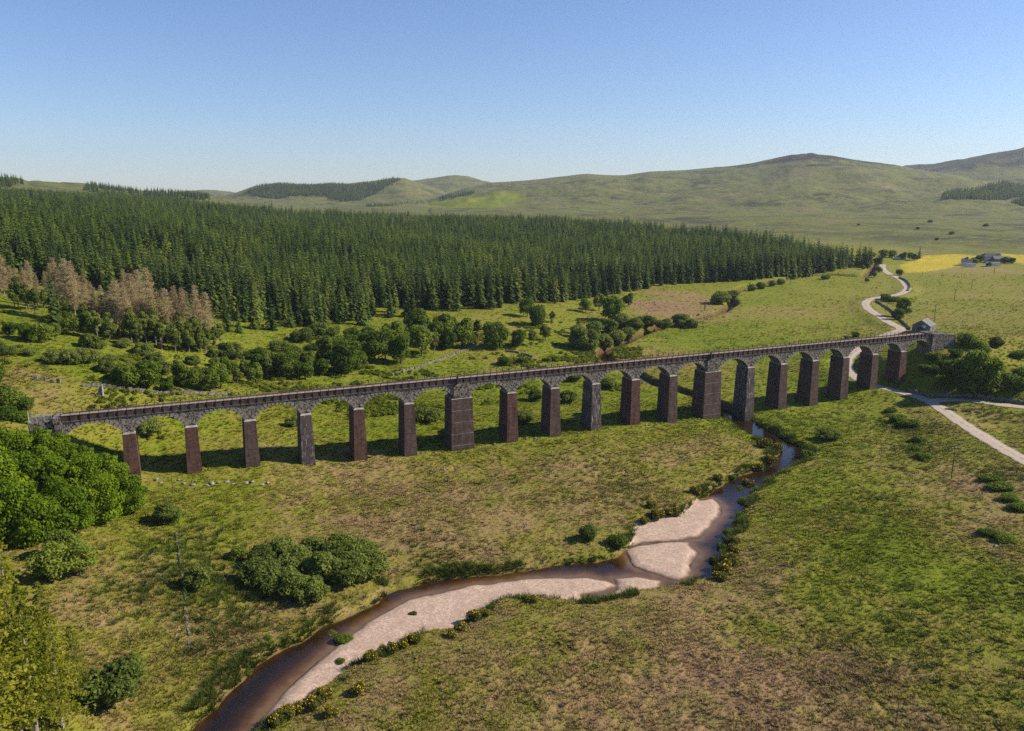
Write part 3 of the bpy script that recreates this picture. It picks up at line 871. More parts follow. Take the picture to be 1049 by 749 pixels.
M_FLOWER = N.finish(N.ramp(N.noise(9, 2, .5), [(.3, (.36, .21, .006)), (.7, (.62, .40, .012))]), .8, None, .1)
M_FLOWER_MAT = M_FLOWER

def quads_mesh(name, C, A, B, tone, mat=None, fold=None):
    """leaf faces: centre C, half axes A and B"""
    n = len(C)
    v = np.stack([C - A - B * .55, C + A * .15 - B, C + A + B * .35, C - A * .2 + B], 1)
    if fold is not None:
        v[:, 0] += fold
        v[:, 2] += fold
    me = mesh_np(name, v.reshape(-1, 3), np.arange(n * 4).reshape(n, 4))
    attr(me, "tone", np.clip(tone, 0, 1), 'FACE')
    return me

def unit(v):
    return v / (np.linalg.norm(v, axis=-1, keepdims=True) + 1e-9)

def broad_crown(name, seed, h, r, n_lobes, n_leaf, size, low=.12, flat=1.0, lobe=.42):
    """a crown of leaf faces over many uneven lobes; returns mesh and lobe centres for the limbs"""
    R = np.random.default_rng(seed)
    L = unit(R.normal(size=(n_lobes, 3)))
    rad = R.uniform(.45, .82, n_lobes)
    zc, hz = h * (1 + low) / 2, h * (1 - low) / 2
    cen = L * rad[:, None] * np.array([r, r, hz]) * (1 - lobe * .35)
    cen[:, 2] = cen[:, 2] * flat + zc
    wid = 1.0 - .25 * np.clip((cen[:, 2] - zc) / hz, -1, 1)
    cen[:, :2] *= wid[:, None]
    lr = r * lobe * R.uniform(.65, 1.2, n_lobes)
    w = lr ** 2
    idx = R.choice(n_lobes, n_leaf, p=w / w.sum())
    d = unit(R.normal(size=(n_leaf, 3)))
    up = R.random(n_leaf) < .35
    d[up, 2] = np.abs(d[up, 2])
    rr = lr[idx] * R.uniform(.45, 1.08, n_leaf) ** .6
    P = cen[idx] + d * rr[:, None] * np.array([1, 1, .82])
    P[:, 2] = np.maximum(P[:, 2], size * .3)
    nrm = unit(d + np.array([0, 0, .25]) + .8 * R.normal(size=(n_leaf, 3)))
    A = unit(np.cross(nrm, R.normal(size=(n_leaf, 3))))
    B = np.cross(nrm, A)
    s = size * R.uniform(.6, 1.35, n_leaf)[:, None]
    tone = .5 + .18 * R.normal(size=n_leaf) + (R.random(n_lobes)[idx] - .5) * .35
    return quads_mesh(name, P, A * s, B * s * .62, tone, fold=nrm * s * .18), cen

def limbs(name, cen, h, r0, seed, split=.3, n=9, lean=0):
    R = random.Random(seed)
    m = MB()
    fork = h * split
    top = Vector((lean, 0, h * .72))
    m.tube([(0, 0, -.8), (.0, .02, fork * .5), (lean * .3, .05, fork), (lean * .7, 0, h * .5), top], [r0 * 1.15, r0, r0 * .8, r0 * .5, r0 * .16], 7)
    cs = sorted(cen.tolist(), key=lambda c: R.random())[:n]
    for c in cs:
        a = fork * R.uniform(.6, 1.35)
        p0 = Vector((lean * .3, 0, min(a, c[2] * .8)))
        p2 = Vector(c)
        mid = p0.lerp(p2, .5) + Vector((R.uniform(-.2, .2), R.uniform(-.2, .2), -.06 * h))
        m.tube([p0, mid, p2], [r0 * .5, r0 * .3, r0 * .08], 5)
    return m.mesh(name, True)

def conifer(name, seed, h, r, whorls, per, droop=.35, low=.06, dens=1.0, taper=.9, ragged=.25, seg=2, spray=.30):
    """layers of drooping boughs, each a chain of needle sprays"""
    R = np.random.default_rng(seed)
    C, A, B, T = [], [], [], []
    for k in range(whorls):
        f = (k + R.uniform(-.3, .3)) / whorls
        z = h * (low + (1 - low) * f)
        rad = r * (1 - max(f, 0)) ** taper * (1 + ragged * R.normal() * .5) + .12
        nb = max(4, int(per * (1 - f * .55)))
        off = R.uniform(0, 6.28)
        for b in range(nb):
            if R.random() > dens:
                continue
            an = off + 6.283 * b / nb + R.normal() * .22
            ln = max(.2, rad * R.uniform(.65, 1.2))
            dz = -droop * ln * R.uniform(.5, 1.3)
            di = np.array([math.cos(an), math.sin(an), 0])
            sd = np.array([-math.sin(an), math.cos(an), 0])
            tb = R.normal() * .13
            for q in range(seg):
                g0, g1 = q / seg, (q + 1) / seg
                p0 = di * ln * g0 + np.array([0, 0, z + dz * g0 ** 1.4])
                p1 = di * ln * g1 + np.array([0, 0, z + dz * g1 ** 1.4])
                ax = (p1 - p0) * .62
                wd = ln * spray * (1.1 - .55 * g0) * R.uniform(.7, 1.2)
                tw = R.uniform(-.8, .8)
                C.append((p0 + p1) / 2)
                A.append(ax)
                B.append(sd * wd + np.array([0, 0, wd * tw]))
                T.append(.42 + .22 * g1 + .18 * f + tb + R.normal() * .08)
    C, A, B = np.array(C), np.array(A), np.array(B)
    return quads_mesh(name, C, A, B, np.array(T))

def mast(name, h, r0, n=6):
    return MB().tube([(0, 0, -.8), (0, 0, h * .5), (0, 0, h * .985)], [r0, r0 * .62, r0 * .08], n).mesh(name, True)

def bare_tree(name, seed, h, r, n_br):
    """leafless larch: a mast with many fine ascending twigs (crown mesh only)"""
    R = np.random.default_rng(seed)
    V, T, tone = [], [], []
    for k in range(n_br):
        f = R.uniform(.18, 1) ** .9
        z = h * f
        an = R.uniform(0, 6.283)
        ln = r * min(1.0, (1.04 - f) / .5) ** .7 * R.uniform(.35, 1.15) + .2
        di = np.array([math.cos(an), math.sin(an), R.uniform(-.15, .4)])
        p0 = np.array([0, 0, z])
        p1 = p0 + di * ln
        V0 = len(V)
        w = np.array([-math.sin(an), math.cos(an), 0]) * .09
        V += [p0 - w, p0 + w, p1]
        T.append((V0, V0 + 1, V0 + 2))
        tone.append(R.uniform(.2, .6))
        for q in range(11):
            g = R.uniform(.2, 1)
            a = p0 + di * ln * g
            e = a + (di * .55 + R.normal(size=3) * .55 + np.array([0, 0, .2])) * ln * R.uniform(.2, .5)
            ww = unit(np.cross(e - a, R.normal(size=3))) * R.uniform(.04, .085)
            V0 = len(V)
            V += [a - ww, a + ww, e]
            T.append((V0, V0 + 1, V0 + 2))
            tone.append(R.uniform(.25, .95))
    me = mesh_np(name, np.array(V), None, np.array(T))
    attr(me, "tone", np.array(tone), 'FACE')
    return me

def larch(name, seed, h, r):
    """airy conifer: thin drooping boughs set with many small needle tufts"""
    R = np.random.default_rng(seed)
    C, T = [], []
    for k in range(44):
        f = (k + R.uniform(0, 1)) / 44
        z = h * (.14 + .86 * f)
        rad = r * (1 - f) ** .5 * R.uniform(.6, 1.15) + .3
        for b in range(int(8 - 4 * f)):
            if R.random() < .22:
                continue
            an, ln = R.uniform(0, 6.283), rad * R.uniform(.5, 1.15)
            di = np.array([math.cos(an), math.sin(an), 0])
            n = int(14 + 28 * ln / r)
            g = R.uniform(.12, 1, n) ** .8
            side = R.normal(size=n) * .16 * ln * (1.1 - g)
            p = di * (ln * g)[:, None] + np.array([-di[1], di[0], 0]) * side[:, None]
            p[:, 2] = z - .28 * ln * g ** 1.5 + .1 * ln * g - np.abs(R.normal(size=n)) * .16
            C.append(p)
            T.append(.5 + .2 * (g - .5) + R.normal() * .12 + R.normal(size=n) * .1)
    C, T = np.vstack(C), np.concatenate(T)
    n = len(C)
    A = unit(R.normal(size=(n, 3)) * np.array([1, 1, .5]))
    B = unit(np.cross(A, R.normal(size=(n, 3))))
    s = R.uniform(.10, .23, n)[:, None]
    return quads_mesh(name, C, A * s, B * s * .6, T)

class Kind:
    """a kind of tree or bush: several shapes, each a pair of meshes for two children"""
    def __init__(s, name, cat, part_a, part_b, shapes, ma, mb):
        s.name, s.cat, s.a, s.b, s.shapes = name, cat, part_a, part_b, shapes
        for a, b in shapes:
            a.materials.append(ma)
            if b is not None:
                b.materials.append(mb)
        s.first = {}
    def place(s, x, y, z, scale, label, group=None, shape=None, rz=None, cat=None, name=None):
        k = RND.randrange(len(s.shapes)) if shape is None else shape % len(s.shapes)
        rz = RND.uniform(0, 6.283) if rz is None else rz
        if k not in s.first:
            root = thing(name or s.name, label, cat or s.cat, (x, y, z), rz, scale, group)
            a, b = s.shapes[k]
            pa = link(s.a, a, None, root)
            pb = link(s.b, b, None, root) if b is not None else None
            s.first[k] = (root, pa, pb)
            return root
        r0, pa, pb = s.first[k]
        r = r0.copy()
        COL.objects.link(r)
        r.name = name or s.name
        r.location, r.rotation_euler = (x, y, z), (0, 0, rz)
        r.scale = (scale,) * 3 if not hasattr(scale, '__len__') else scale
        r["label"], r["category"] = label, cat or s.cat
        if group:
            r["group"] = group
        elif "group" in r:
            del r["group"]
        for p in (pa, pb):
            if p is not None:
                c = p.copy()
                COL.objects.link(c)
                c.parent = r
        return r
RND = random.Random(77)

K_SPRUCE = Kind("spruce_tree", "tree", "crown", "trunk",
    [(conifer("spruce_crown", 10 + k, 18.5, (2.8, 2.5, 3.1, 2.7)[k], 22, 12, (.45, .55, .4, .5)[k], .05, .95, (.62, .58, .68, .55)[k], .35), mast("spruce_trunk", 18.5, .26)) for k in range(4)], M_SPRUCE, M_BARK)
def broad_pair(seed, h, r, nl, n, size, low=.14, split=.3, r0=.25, lobe=.42, flat=1.0, nlimb=9):
    m, cen = broad_crown("broadleaf_crown", seed, h, r, nl, n, size, low, flat, lobe)
    return m, limbs("broadleaf_trunk", cen, h, r0, seed, split, nlimb)
K_BROAD = Kind("broadleaf_tree", "tree", "crown", "trunk", [broad_pair(31, 9, 4.2, 26, 3200, .34, -.02, .2, lobe=.36), broad_pair(32, 9, 3.6, 20, 2800, .34, .0, .2, lobe=.4), broad_pair(33, 9, 4.8, 30, 3600, .34, -.05, .2, lobe=.34), broad_pair(34, 9, 3.1, 18, 2500, .32, .0, .2, lobe=.42)], M_BROAD, M_BARK)
K_BRIGHT = Kind("sycamore_tree", "tree", "crown", "trunk", [broad_pair(41, 10, 5.0, 40, 8500, .27, -.12, lobe=.30), broad_pair(42, 10, 4.6, 36, 8000, .27, -.12, lobe=.31), broad_pair(43, 10, 5.4, 46, 9000, .27, -.12, lobe=.28)], M_BRIGHT, M_BARK)
K_BIRCH = Kind("birch_tree", "tree", "crown", "trunk", [broad_pair(51, 14, 3.2, 28, 2600, .34, .03, .2, .2, .36), broad_pair(52, 14, 2.7, 24, 2300, .34, .05, .2, .2, .36)], M_WILLOW, M_PALEBARK)
K_BARE = Kind("bare_larch_tree", "tree", "crown", "trunk", [(bare_tree("larch_twigs", 61 + k, 22, (3.0, 3.6, 2.6)[k], 430), mast("larch_trunk", 22, .26)) for k in range(3)], M_TWIG, M_PALEBARK)
K_LARCH = Kind("larch_tree", "tree", "crown", "trunk", [(larch("larch_crown", 71 + k, 18, (3.9, 3.3)[k]), mast("larch_bole", 18, .24, 8)) for k in range(2)], M_LARCH, M_PALEBARK)
K_ROWAN = Kind("rowan_tree", "tree", "crown", "trunk", [broad_pair(36, 9, 3.9, 26, 2600, .3, .06, .2, .2, .34), broad_pair(37, 9, 3.2, 20, 2100, .3, .06, .2, .18, .36)], M_BRIGHTER, M_BARK)
def bush_pair(seed, h, r, nl, n, size, lobe=.45):
    m, cen = broad_crown("bush_foliage", seed, h, r, nl, n, size, -.15, .9, lobe)
    st = MB()
    R = random.Random(seed)
    for c in cen[:7]:
        st.tube([(R.uniform(-.2, .2), R.uniform(-.2, .2), -.4), (c[0] * .5, c[1] * .5, max(c[2] * .45, .1)), (c[0] * .9, c[1] * .9, max(c[2] * .9, .2))], [.09, .06, .02], 5)
    return m, st.mesh("bush_stems", True)
K_WILLOW = Kind("willow_bush", "bush", "foliage", "stem", [bush_pair(81, 4, 3.2, 46, 5600, .20, .28), bush_pair(82, 4, 2.7, 38, 5000, .20, .31), bush_pair(83, 4, 3.6, 54, 6200, .20, .27)], M_WILLOW, M_BARK)
K_BUSH = Kind("green_bush", "bush", "foliage", "stem", [bush_pair(91, 3, 2.2, 16, 2400, .22), bush_pair(92, 3, 2.6, 20, 2800, .22)], M_BROAD, M_BARK)
def gorse_pair(seed):
    m, cen = broad_crown("gorse_foliage", seed, 1.3, 1.25, 14, 1300, .13, -.2, .9, .42)
    R = np.random.default_rng(seed + 1)
    n = 420
    idx = R.integers(0, 14, n)
    d = unit(R.normal(size=(n, 3)))
    d[:, 2] = np.abs(d[:, 2])
    keep = R.random(14)[idx] < .38
    P = (cen[idx] + d * (1.25 * .42 * R.uniform(.8, 1.25, n))[:, None])[keep]
    n = len(P)
    nrm = unit(R.normal(size=(n, 3)))
    A = unit(np.cross(nrm, R.normal(size=(n, 3))))
    fm = quads_mesh("gorse_flowers", P, A * .10, np.cross(nrm, A) * .08, np.full(n, .5))
    return m, fm
K_GORSE = Kind("gorse_bush", "bush", "foliage", "flower", [gorse_pair(101), gorse_pair(103)], M_GORSE, M_FLOWER)

# ---------------------------------------------------------------- uncountable cover: one object each, copies made by geometry nodes
def stuff(name, P, rot, scale, pick, variants, mat, label, cat, cov=None):
    """one object: its mesh holds the few source shapes and the points; the modifier sets a copy of a shape on every point"""
    V, Q, Tn, tone, vid, nv = [], [], [], [], [], 0
    for k, me in enumerate(variants):
        n = len(me.vertices)
        co = np.empty(n * 3, np.float32)
        me.vertices.foreach_get("co", co)
        V.append(co.reshape(-1, 3))
        li = np.empty(len(me.loops), np.int32)
        me.loops.foreach_get("vertex_index", li)
        tot = np.empty(len(me.polygons), np.int32)
        me.polygons.foreach_get("loop_total", tot)
        tn = np.empty(len(me.polygons), np.float32)
        me.attributes["tone"].data.foreach_get("value", tn)
        if tot[0] == 4:
            Q.append(li.reshape(-1, 4) + nv)
        else:
            Tn.append(li.reshape(-1, 3) + nv)
        tone.append((tot[0], tn))
        vid.append(np.full(n, k, np.int32))
        nv += n
    np_ = len(P)
    me = mesh_np(name, np.vstack(V + [P]), np.vstack(Q) if Q else None, np.vstack(Tn) if Tn else None)
    attr(me, "tone", np.concatenate([t for k, t in tone if k == 4] + [t for k, t in tone if k == 3]), 'FACE')
    attr(me, "vid", np.concatenate(vid + [np.full(np_, -1, np.int32)]), typ='INT')
    z = np.zeros(nv)
    attr(me, "turn", np.concatenate([z, rot]))
    attr(me, "size", np.concatenate([z, scale]))
    attr(me, "pick", np.concatenate([z, pick]).astype(np.int32), typ='INT')
    if cov is not None:
        attr(me, "cover", np.vstack([np.zeros((nv, 3)), cov[:, :3]]), typ='FLOAT_VECTOR')
    o = link(name, me, mat, kind="stuff", label=label, category=cat)
    g = bpy.data.node_groups.new(name + "_scatter", 'GeometryNodeTree')
    g.interface.new_socket("Geometry", in_out='INPUT', socket_type='NodeSocketGeometry')
    g.interface.new_socket("Geometry", in_out='OUTPUT', socket_type='NodeSocketGeometry')
    nd, L = g.nodes, g.links
    gi, go = nd.new("NodeGroupInput"), nd.new("NodeGroupOutput")
    def named(nm, typ):
        a = nd.new("GeometryNodeInputNamedAttribute")
        a.data_type = typ
        a.inputs["Name"].default_value = nm
        return a.outputs[0]
    va = named("vid", 'INT')
    def part(k):
        c = nd.new("FunctionNodeCompare")
        c.data_type, c.operation = 'INT', 'EQUAL'
        ins = [i for i in c.inputs if i.type == 'INT' and i.enabled] or [i for i in c.inputs if i.type == 'INT']
        L.new(va, ins[0])
        ins[1].default_value = k
        s = nd.new("GeometryNodeSeparateGeometry")
        s.domain = 'POINT'
        L.new(gi.outputs[0], s.inputs["Geometry"])
        L.new(c.outputs[0], s.inputs["Selection"])
        return s.outputs[0]
    g2i = nd.new("GeometryNodeGeometryToInstance")
    for k in reversed(range(len(variants))):
        L.new(part(k), g2i.inputs[0])
    m2p = nd.new("GeometryNodeMeshToPoints")
    L.new(part(-1), m2p.inputs["Mesh"])
    iop = nd.new("GeometryNodeInstanceOnPoints")
    L.new(m2p.outputs[0], iop.inputs["Points"])
    L.new(g2i.outputs[0], iop.inputs["Instance"])
    iop.inputs["Pick Instance"].default_value = True
    L.new(named("pick", 'INT'), iop.inputs["Instance Index"])
    cx = nd.new("ShaderNodeCombineXYZ")
    L.new(named("turn", 'FLOAT'), cx.inputs[2])
    L.new(cx.outputs[0], iop.inputs["Rotation"])
    L.new(named("size", 'FLOAT'), iop.inputs["Scale"])
    L.new(iop.outputs[0], go.inputs[0])
    md = o.modifiers.new("scatter", 'NODES')
    md.node_group = g
    return o

# --- spruce plantation
FRONT_PX = [(-160, 300), (-80, 297), (0, 293), (110, 300), (170, 306), (205, 318), (250, 331), (330, 337), (400, 328), (450, 322), (500, 318), (557, 313), (600, 306), (650, 298), (690, 292), (720, 290), (760, 288), (800, 284), (850, 279), (893, 270)]
front = np.array([ground(u, v)[:2] for u, v in FRONT_PX])
def by_col(u, r):
    x, y, w = ray(u, 199)
    k = r / math.hypot(x, y)
    return float(x * k), float(y * k)
back = np.array([by_col(u, r) for u, r in ((897, 735), (800, 800), (740, 890), (700, 935), (640, 1010), (540, 1150), (420, 1190), (300, 1190), (200, 1350), (100, 1560), (0, 1600), (-160, 1600))])
WOOD = np.vstack([front, back])
R = np.random.default_rng(5)
def jitter_grid(P, step, jit=.42):
    x0, y0 = P.min(0)
    x1, y1 = P.max(0)
    X, Y = np.meshgrid(np.arange(x0, x1, step), np.arange(y0, y1, step))
    x = X.ravel() + R.uniform(-jit, jit, X.size) * step
    y = Y.ravel() + R.uniform(-jit, jit, X.size) * step
    k = poly_sd(x, y, P) < 0
    return x[k], y[k]
fx, fy = jitter_grid(WOOD, 4.1, .48)
fr = np.hypot(fx, fy)
thin = (fr < 800) | (R.random(len(fx)) < .62)
gapn = fbm(fx, fy, 60, 3, 51)
thin &= ~((gapn > .30) & (R.random(len(fx)) < .85))
fx, fy, fr = fx[thin], fy[thin], fr[thin]
fd, _ = line_d(fx, fy, front)
fz = terrain(fx, fy, False)
edge_out = (fd < 26) & (fx < -60) & (R.random(len(fx)) < .45) | (fd < 11) & (R.random(len(fx)) < .3)
fx, fy, fr, fd, fz = (a[~edge_out] for a in (fx, fy, fr, fd, fz))
fs = np.clip(R.normal(.95, .12, len(fx)), .55, 1.3) * (1 + .30 * fbm(fx, fy, 45, 3, 55))
score = fr + 7 * fd
pu, pv = to_px(fx, fy, fz + 12)
inview = (pu > -10) & (pu < 1060)
order = np.argsort(np.where(inview, score, 1e9))[:296]
ind = np.zeros(len(fx), bool)
ind[order] = True
for i in np.nonzero(ind)[0]:
    K_SPRUCE.place(fx[i], fy[i], fz[i] - .2, fs[i], "dark green spruce standing at the sunlit front edge of the dense plantation beyond the viaduct", "spruces along the plantation's front edge")
rs = ~ind
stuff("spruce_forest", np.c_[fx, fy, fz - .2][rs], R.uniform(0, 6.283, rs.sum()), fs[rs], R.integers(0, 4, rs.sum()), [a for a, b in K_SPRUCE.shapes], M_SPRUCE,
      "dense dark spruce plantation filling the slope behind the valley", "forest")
print("spruces", rs.sum())

# --- bracken on the slope behind the viaduct
q_ = np.array([ground(u, v)[:2] for u, v in ((-40, 345), (60, 335), (200, 340), (330, 345), (480, 340), (640, 320), (660, 360), (640, 400), (400, 425), (240, 440), (140, 450), (100, 425), (0, 400), (-60, 390))])
kx, ky = jitter_grid(q_, 1.5, .5)
kk = (fbm(kx, ky, 22, 3, 121) + .5 * fbm(kx, ky, 5, 2, 122) + .18 * R.random(len(kx)) > .24)
for Lq, hf in ((UPS, 4.0),):
    kk &= line_d(kx, ky, Lq)[0] > hf
sv, tv = (kx - VX) * VS + (ky - VY) * VC, -(kx - VX) * VC + (ky - VY) * VS
kk &= ~((tv > -1) & (tv < 7) & (sv > S0 - 10))
kx, ky = kx[kk], ky[kk]
M_BRACKEN = leaf_mat("bracken_fronds", (.075, .115, .010), (.16, .20, .018), (.26, .285, .04), .45, .5)
def fern(seed):
    return broad_crown("fern", seed, .9, .9, 9, 150, .2, -.2, .9, .5)[0]
print("bracken", len(kx))
stuff("bracken", np.c_[kx, ky, terrain(kx, ky) - .05], R.uniform(0, 6.28, len(kx)), R.uniform(.6, 1.35, len(kx)), R.integers(0, 2, len(kx)), [fern(7), fern(8)], M_BRACKEN, "bright yellow green bracken and undergrowth on the slope behind the viaduct", "bracken")

# --- far woods on the hills
def wood_px(P, step, size):
    Q = np.array([ground(u, v)[:2] for u, v in P])
    x, y = jitter_grid(Q, step, .5)
    return np.c_[x, y, terrain(x, y, False) - .5], np.full(len(x), size) * R.uniform(.75, 1.15, len(x))
FAR = [
    ("distant_wood", "blue green wood covering the distant rounded hill left of centre", [([(250, 199), (262, 193), (285, 190.5), (320, 191.5), (350, 190.5), (385, 187), (404, 184.5), (412, 185.5), (400, 190), (388, 197), (370, 205), (350, 207), (335, 203), (300, 201), (270, 203)], 9, .95)]),
    ("shelter_belt", "dark strip of conifers above the bright green far field", [([(455, 205), (484, 199.5), (487, 197.6), (468, 200), (450, 203)], 10, .75), ([(374, 210), (415, 207), (444, 204.5), (444, 206.5), (415, 209.5), (376, 212)], 14, .5)]),
    ("hillside_plantation", "dark block of conifers on the far right hillside", [([(963, 205), (968, 199), (1000, 196), (1049, 192), (1110, 186), (1110, 199), (1049, 202), (1000, 205)], 9, .95), ([(1036, 208), (1060, 205), (1100, 204), (1100, 210), (1045, 211)], 9, .9)]),
    ("moor_edge_wood", "low dark wood along the far left skyline", [([(-120, 195), (-120, 187), (-20, 186), (20, 186.5), (24, 189), (10, 194)], 10, .9), ([(85, 196), (95, 191), (150, 197.5), (215, 202.5), (215, 207), (150, 204)], 10, .8)]),
]
for nm, lab, blocks in FAR:
    pp = [wood_px(*b) for b in blocks]
    P = np.vstack([p for p, s in pp])
    s = np.concatenate([s for p, s in pp])
    print(nm, len(P))
    stuff(nm, P, R.uniform(0, 6.28, len(P)), s, R.integers(0, 4, len(P)), [a for a, b in K_SPRUCE.shapes], M_SPRUCE, lab, "wood")

# --- grass tussocks and rushes on the plain
def blades(name, seed, n, ln, wid, spread, up):
    r = np.random.default_rng(seed)
    V, T = [], []
    for k in range(n):
        an = r.uniform(0, 6.283)
        di = np.array([math.cos(an), math.sin(an), 0])
        sd = np.array([-di[1], di[0], 0])
        l = ln * r.uniform(.6, 1.25)
        p = di * r.uniform(0, spread) + np.array([0, 0, -.05])
        e = p + di * l * r.uniform(.3, 1.0) + np.array([0, 0, l * up * r.uniform(.6, 1.1)])
        w = sd * wid * r.uniform(.6, 1.3)
        V += [p - w, p + w, e]
        T.append((3 * k, 3 * k + 1, 3 * k + 2))
    me = mesh_np(name, np.array(V), None, np.array(T))
    attr(me, "tone", r.uniform(0, 1, n), 'FACE')
    return me
TUFT = [blades("tuft", 1, 26, .44, .075, .30, .62), blades("tuft", 2, 22, .52, .07, .22, .8), blades("tuft", 3, 26, .36, .085, .38, .45)]
N = NT("tussock_grass")
cv = N.n("SeparateXYZ", {0: N.n("Attribute", attribute_name="cover", attribute_type='INSTANCER').outputs["Vector"]})
c = meadow_color(N, cv.outputs[0], cv.outputs[1], cv.outputs[2])
v = N.math('ADD', .85, N.math('MULTIPLY', N.math('POWER', N.att("tone"), 2.0), 1.25))
v = N.math('ADD', v, N.math('MULTIPLY', N.math('SUBTRACT', N.n("ObjectInfo").outputs["Random"], .5), .7))
c = N.mix(1.0, c, N.n("CombineColor", {0: v, 1: v, 2: v}).outputs[0], 'MULTIPLY')
nn = N.n("VectorMath", {0: N.n("VectorMath", {0: N.n("NewGeometry").outputs["Normal"], "Scale": .45}, operation='SCALE').outputs[0], 1: (0, 0, .75)}, operation='ADD').outputs[0]
nn = N.n("VectorMath", {0: nn}, operation='NORMALIZE').outputs[0]
b = N.n("BsdfPrincipled", {"Base Color": c, "Roughness": .85, "Specular IOR Level": .1, "Normal": nn})
t = N.n("BsdfTranslucent", {"Color": c})
mx = N.n("MixShader", {0: .25, 1: b.outputs[0], 2: t.outputs[0]})
N.t.links.new(mx.outputs[0], N.out.inputs[0])
M_TUFT = N.m
def plain_points(r0, r1, dens, half=38.5):
    a = math.radians(half)
    n = int(dens * a * (r1 * r1 - r0 * r0))
    r = np.sqrt(R.uniform(r0 * r0, r1 * r1, n))
    t = R.uniform(-a, a, n)
    return np.sin(t) * r, np.cos(t) * r
pts = [plain_points(*q) for q in ((80, 130, 8.0), (130, 190, 4.6), (190, 270, 2.2), (270, 370, .8), (370, 450, .4), (450, 560, .16), (560, 700, .06))]
tx, ty = np.concatenate([p[0] for p in pts]), np.concatenate([p[1] for p in pts])
ok = poly_sd(tx, ty, BED) + fbm(tx, ty, 5, 3, 91) * 1.5 > .1
for Lq, hf in LANES:
    ok &= line_d(tx, ty, Lq)[0] > hf + .4
ok &= line_d(tx, ty, UPS)[0] > 3.2
cl = fbm(tx, ty, 3.2, 3, 61) + .6 * fbm(tx, ty, 17, 3, 62)
ok &= R.random(len(tx)) < np.clip(.82 + .6 * cl, .4, 1)
tx, ty = tx[ok], ty[ok]
cl = cl[ok]
tr = np.hypot(tx, ty)
tz = terrain(tx, ty)
cov = cover(tx, ty)
ts = np.clip(R.uniform(.45, 1.0, len(tx)) * (1 + .55 * cl), .3, 1.5) * (1 + .5 * sstep(120, 300, tr) + .5 * sstep(350, 650, tr))
print("tufts", len(tx))
stuff("grass", np.c_[tx, ty, tz], R.uniform(0, 6.28, len(tx)), ts, R.integers(0, 3, len(tx)), TUFT, M_TUFT, "tussocky rough grass, green and straw coloured, over the plain", "grass", cov)
RUSH = [blades("rush", 5, 34, .95, .05, .42, 1.15), blades("rush", 6, 30, .75, .06, .55, .95)]
M_RUSH = leaf_mat("rushes", (.035, .058, .012), (.08, .12, .02), (.14, .17, .035), .4, .5)
bx, by = BED[:, 0], BED[:, 1]
rx, ry = R.uniform(bx.min() - 6, bx.max() + 6, 90000), R.uniform(by.min() - 6, by.max() + 6, 90000)
sd = poly_sd(rx, ry, BED) + fbm(rx, ry, 5, 3, 91) * 1.5
k = (sd > .0) & (sd < 2.8) & (fbm(rx, ry, 6, 3, 63) + .16 * (1.5 - sd) > -.03)
rx, ry = rx[k], ry[k]
for u, v, ru, n in ((215, 600, 26, 260), (190, 560, 30, 220), (235, 645, 24, 160), (150, 600, 26, 130), (330, 640, 22, 90), (440, 566, 20, 60), (905, 515, 20, 40), (870, 540, 24, 30), (930, 440, 16, 130), (945, 462, 12, 110), (690, 560, 10, 10), (850, 600, 40, 60), (930, 630, 40, 50), (990, 690, 40, 50), (860, 520, 26, 30), (640, 500, 30, 80), (560, 480, 40, 70), (1030, 485, 12, 80), (1010, 425, 14, 60), (1035, 425, 14, 60)):
    x, y, z = ground(u, v)
    d = math.hypot(x, y) / F * ru
    rx = np.r_[rx, x + R.normal(size=n) * d]
    ry = np.r_[ry, y + R.normal(size=n) * d * 1.5]
k = poly_sd(rx, ry, BED) + fbm(rx, ry, 5, 3, 91) * 1.5 > .0
for Lq, hf in LANES:
    k &= line_d(rx, ry, Lq)[0] > hf + .5
rx, ry = rx[k], ry[k]
print("rushes", len(rx))
stuff("rushes", np.c_[rx, ry, terrain(rx, ry)], R.uniform(0, 6.28, len(rx)), R.uniform(.6, 1.25, len(rx)), R.integers(0, 2, len(rx)), RUSH, M_RUSH, "dark green rushes fringing the river banks and wet hollows", "rushes")

# ---------------------------------------------------------------- trees and bushes that stand by themselves
ORD = "first second third fourth fifth sixth seventh eighth ninth tenth eleventh twelfth thirteenth fourteenth fifteenth sixteenth seventeenth eighteenth nineteenth twentieth".split()
def ordinal(i):
    t = (i + 1) // 10
    return ORD[i] if i < 20 else ("twentieth", "thirtieth", "fortieth", "fiftieth")[t - 2] if (i + 1) % 10 == 0 else ("twenty-", "thirty-", "forty-", "fifty-")[t - 2] + ORD[i % 10]
def depth(x, y, z):
    return y * CP - (z - CZ) * SP
def tall(kind, nom, u, v, hpx, label, group=None, **kw):
    """a tree whose foot shows at (u, v) and whose height shows as hpx pixels"""
    x, y, z = ground(u, v)
    s = hpx * depth(x, y, z) / F / CP / nom
    return kind.place(x, y, z - .15, s, label, group, **kw)
def wide(kind, nom, u, v, wpx, label, group=None, flat=1.0, **kw):
    """a bush whose foot shows at (u, v) and whose spread shows as wpx pixels"""
    x, y, z = ground(u, v)
    s = wpx * depth(x, y, z) / F / nom
    return kind.place(x, y, z - .1, (s, s, s * flat), label, group, **kw)
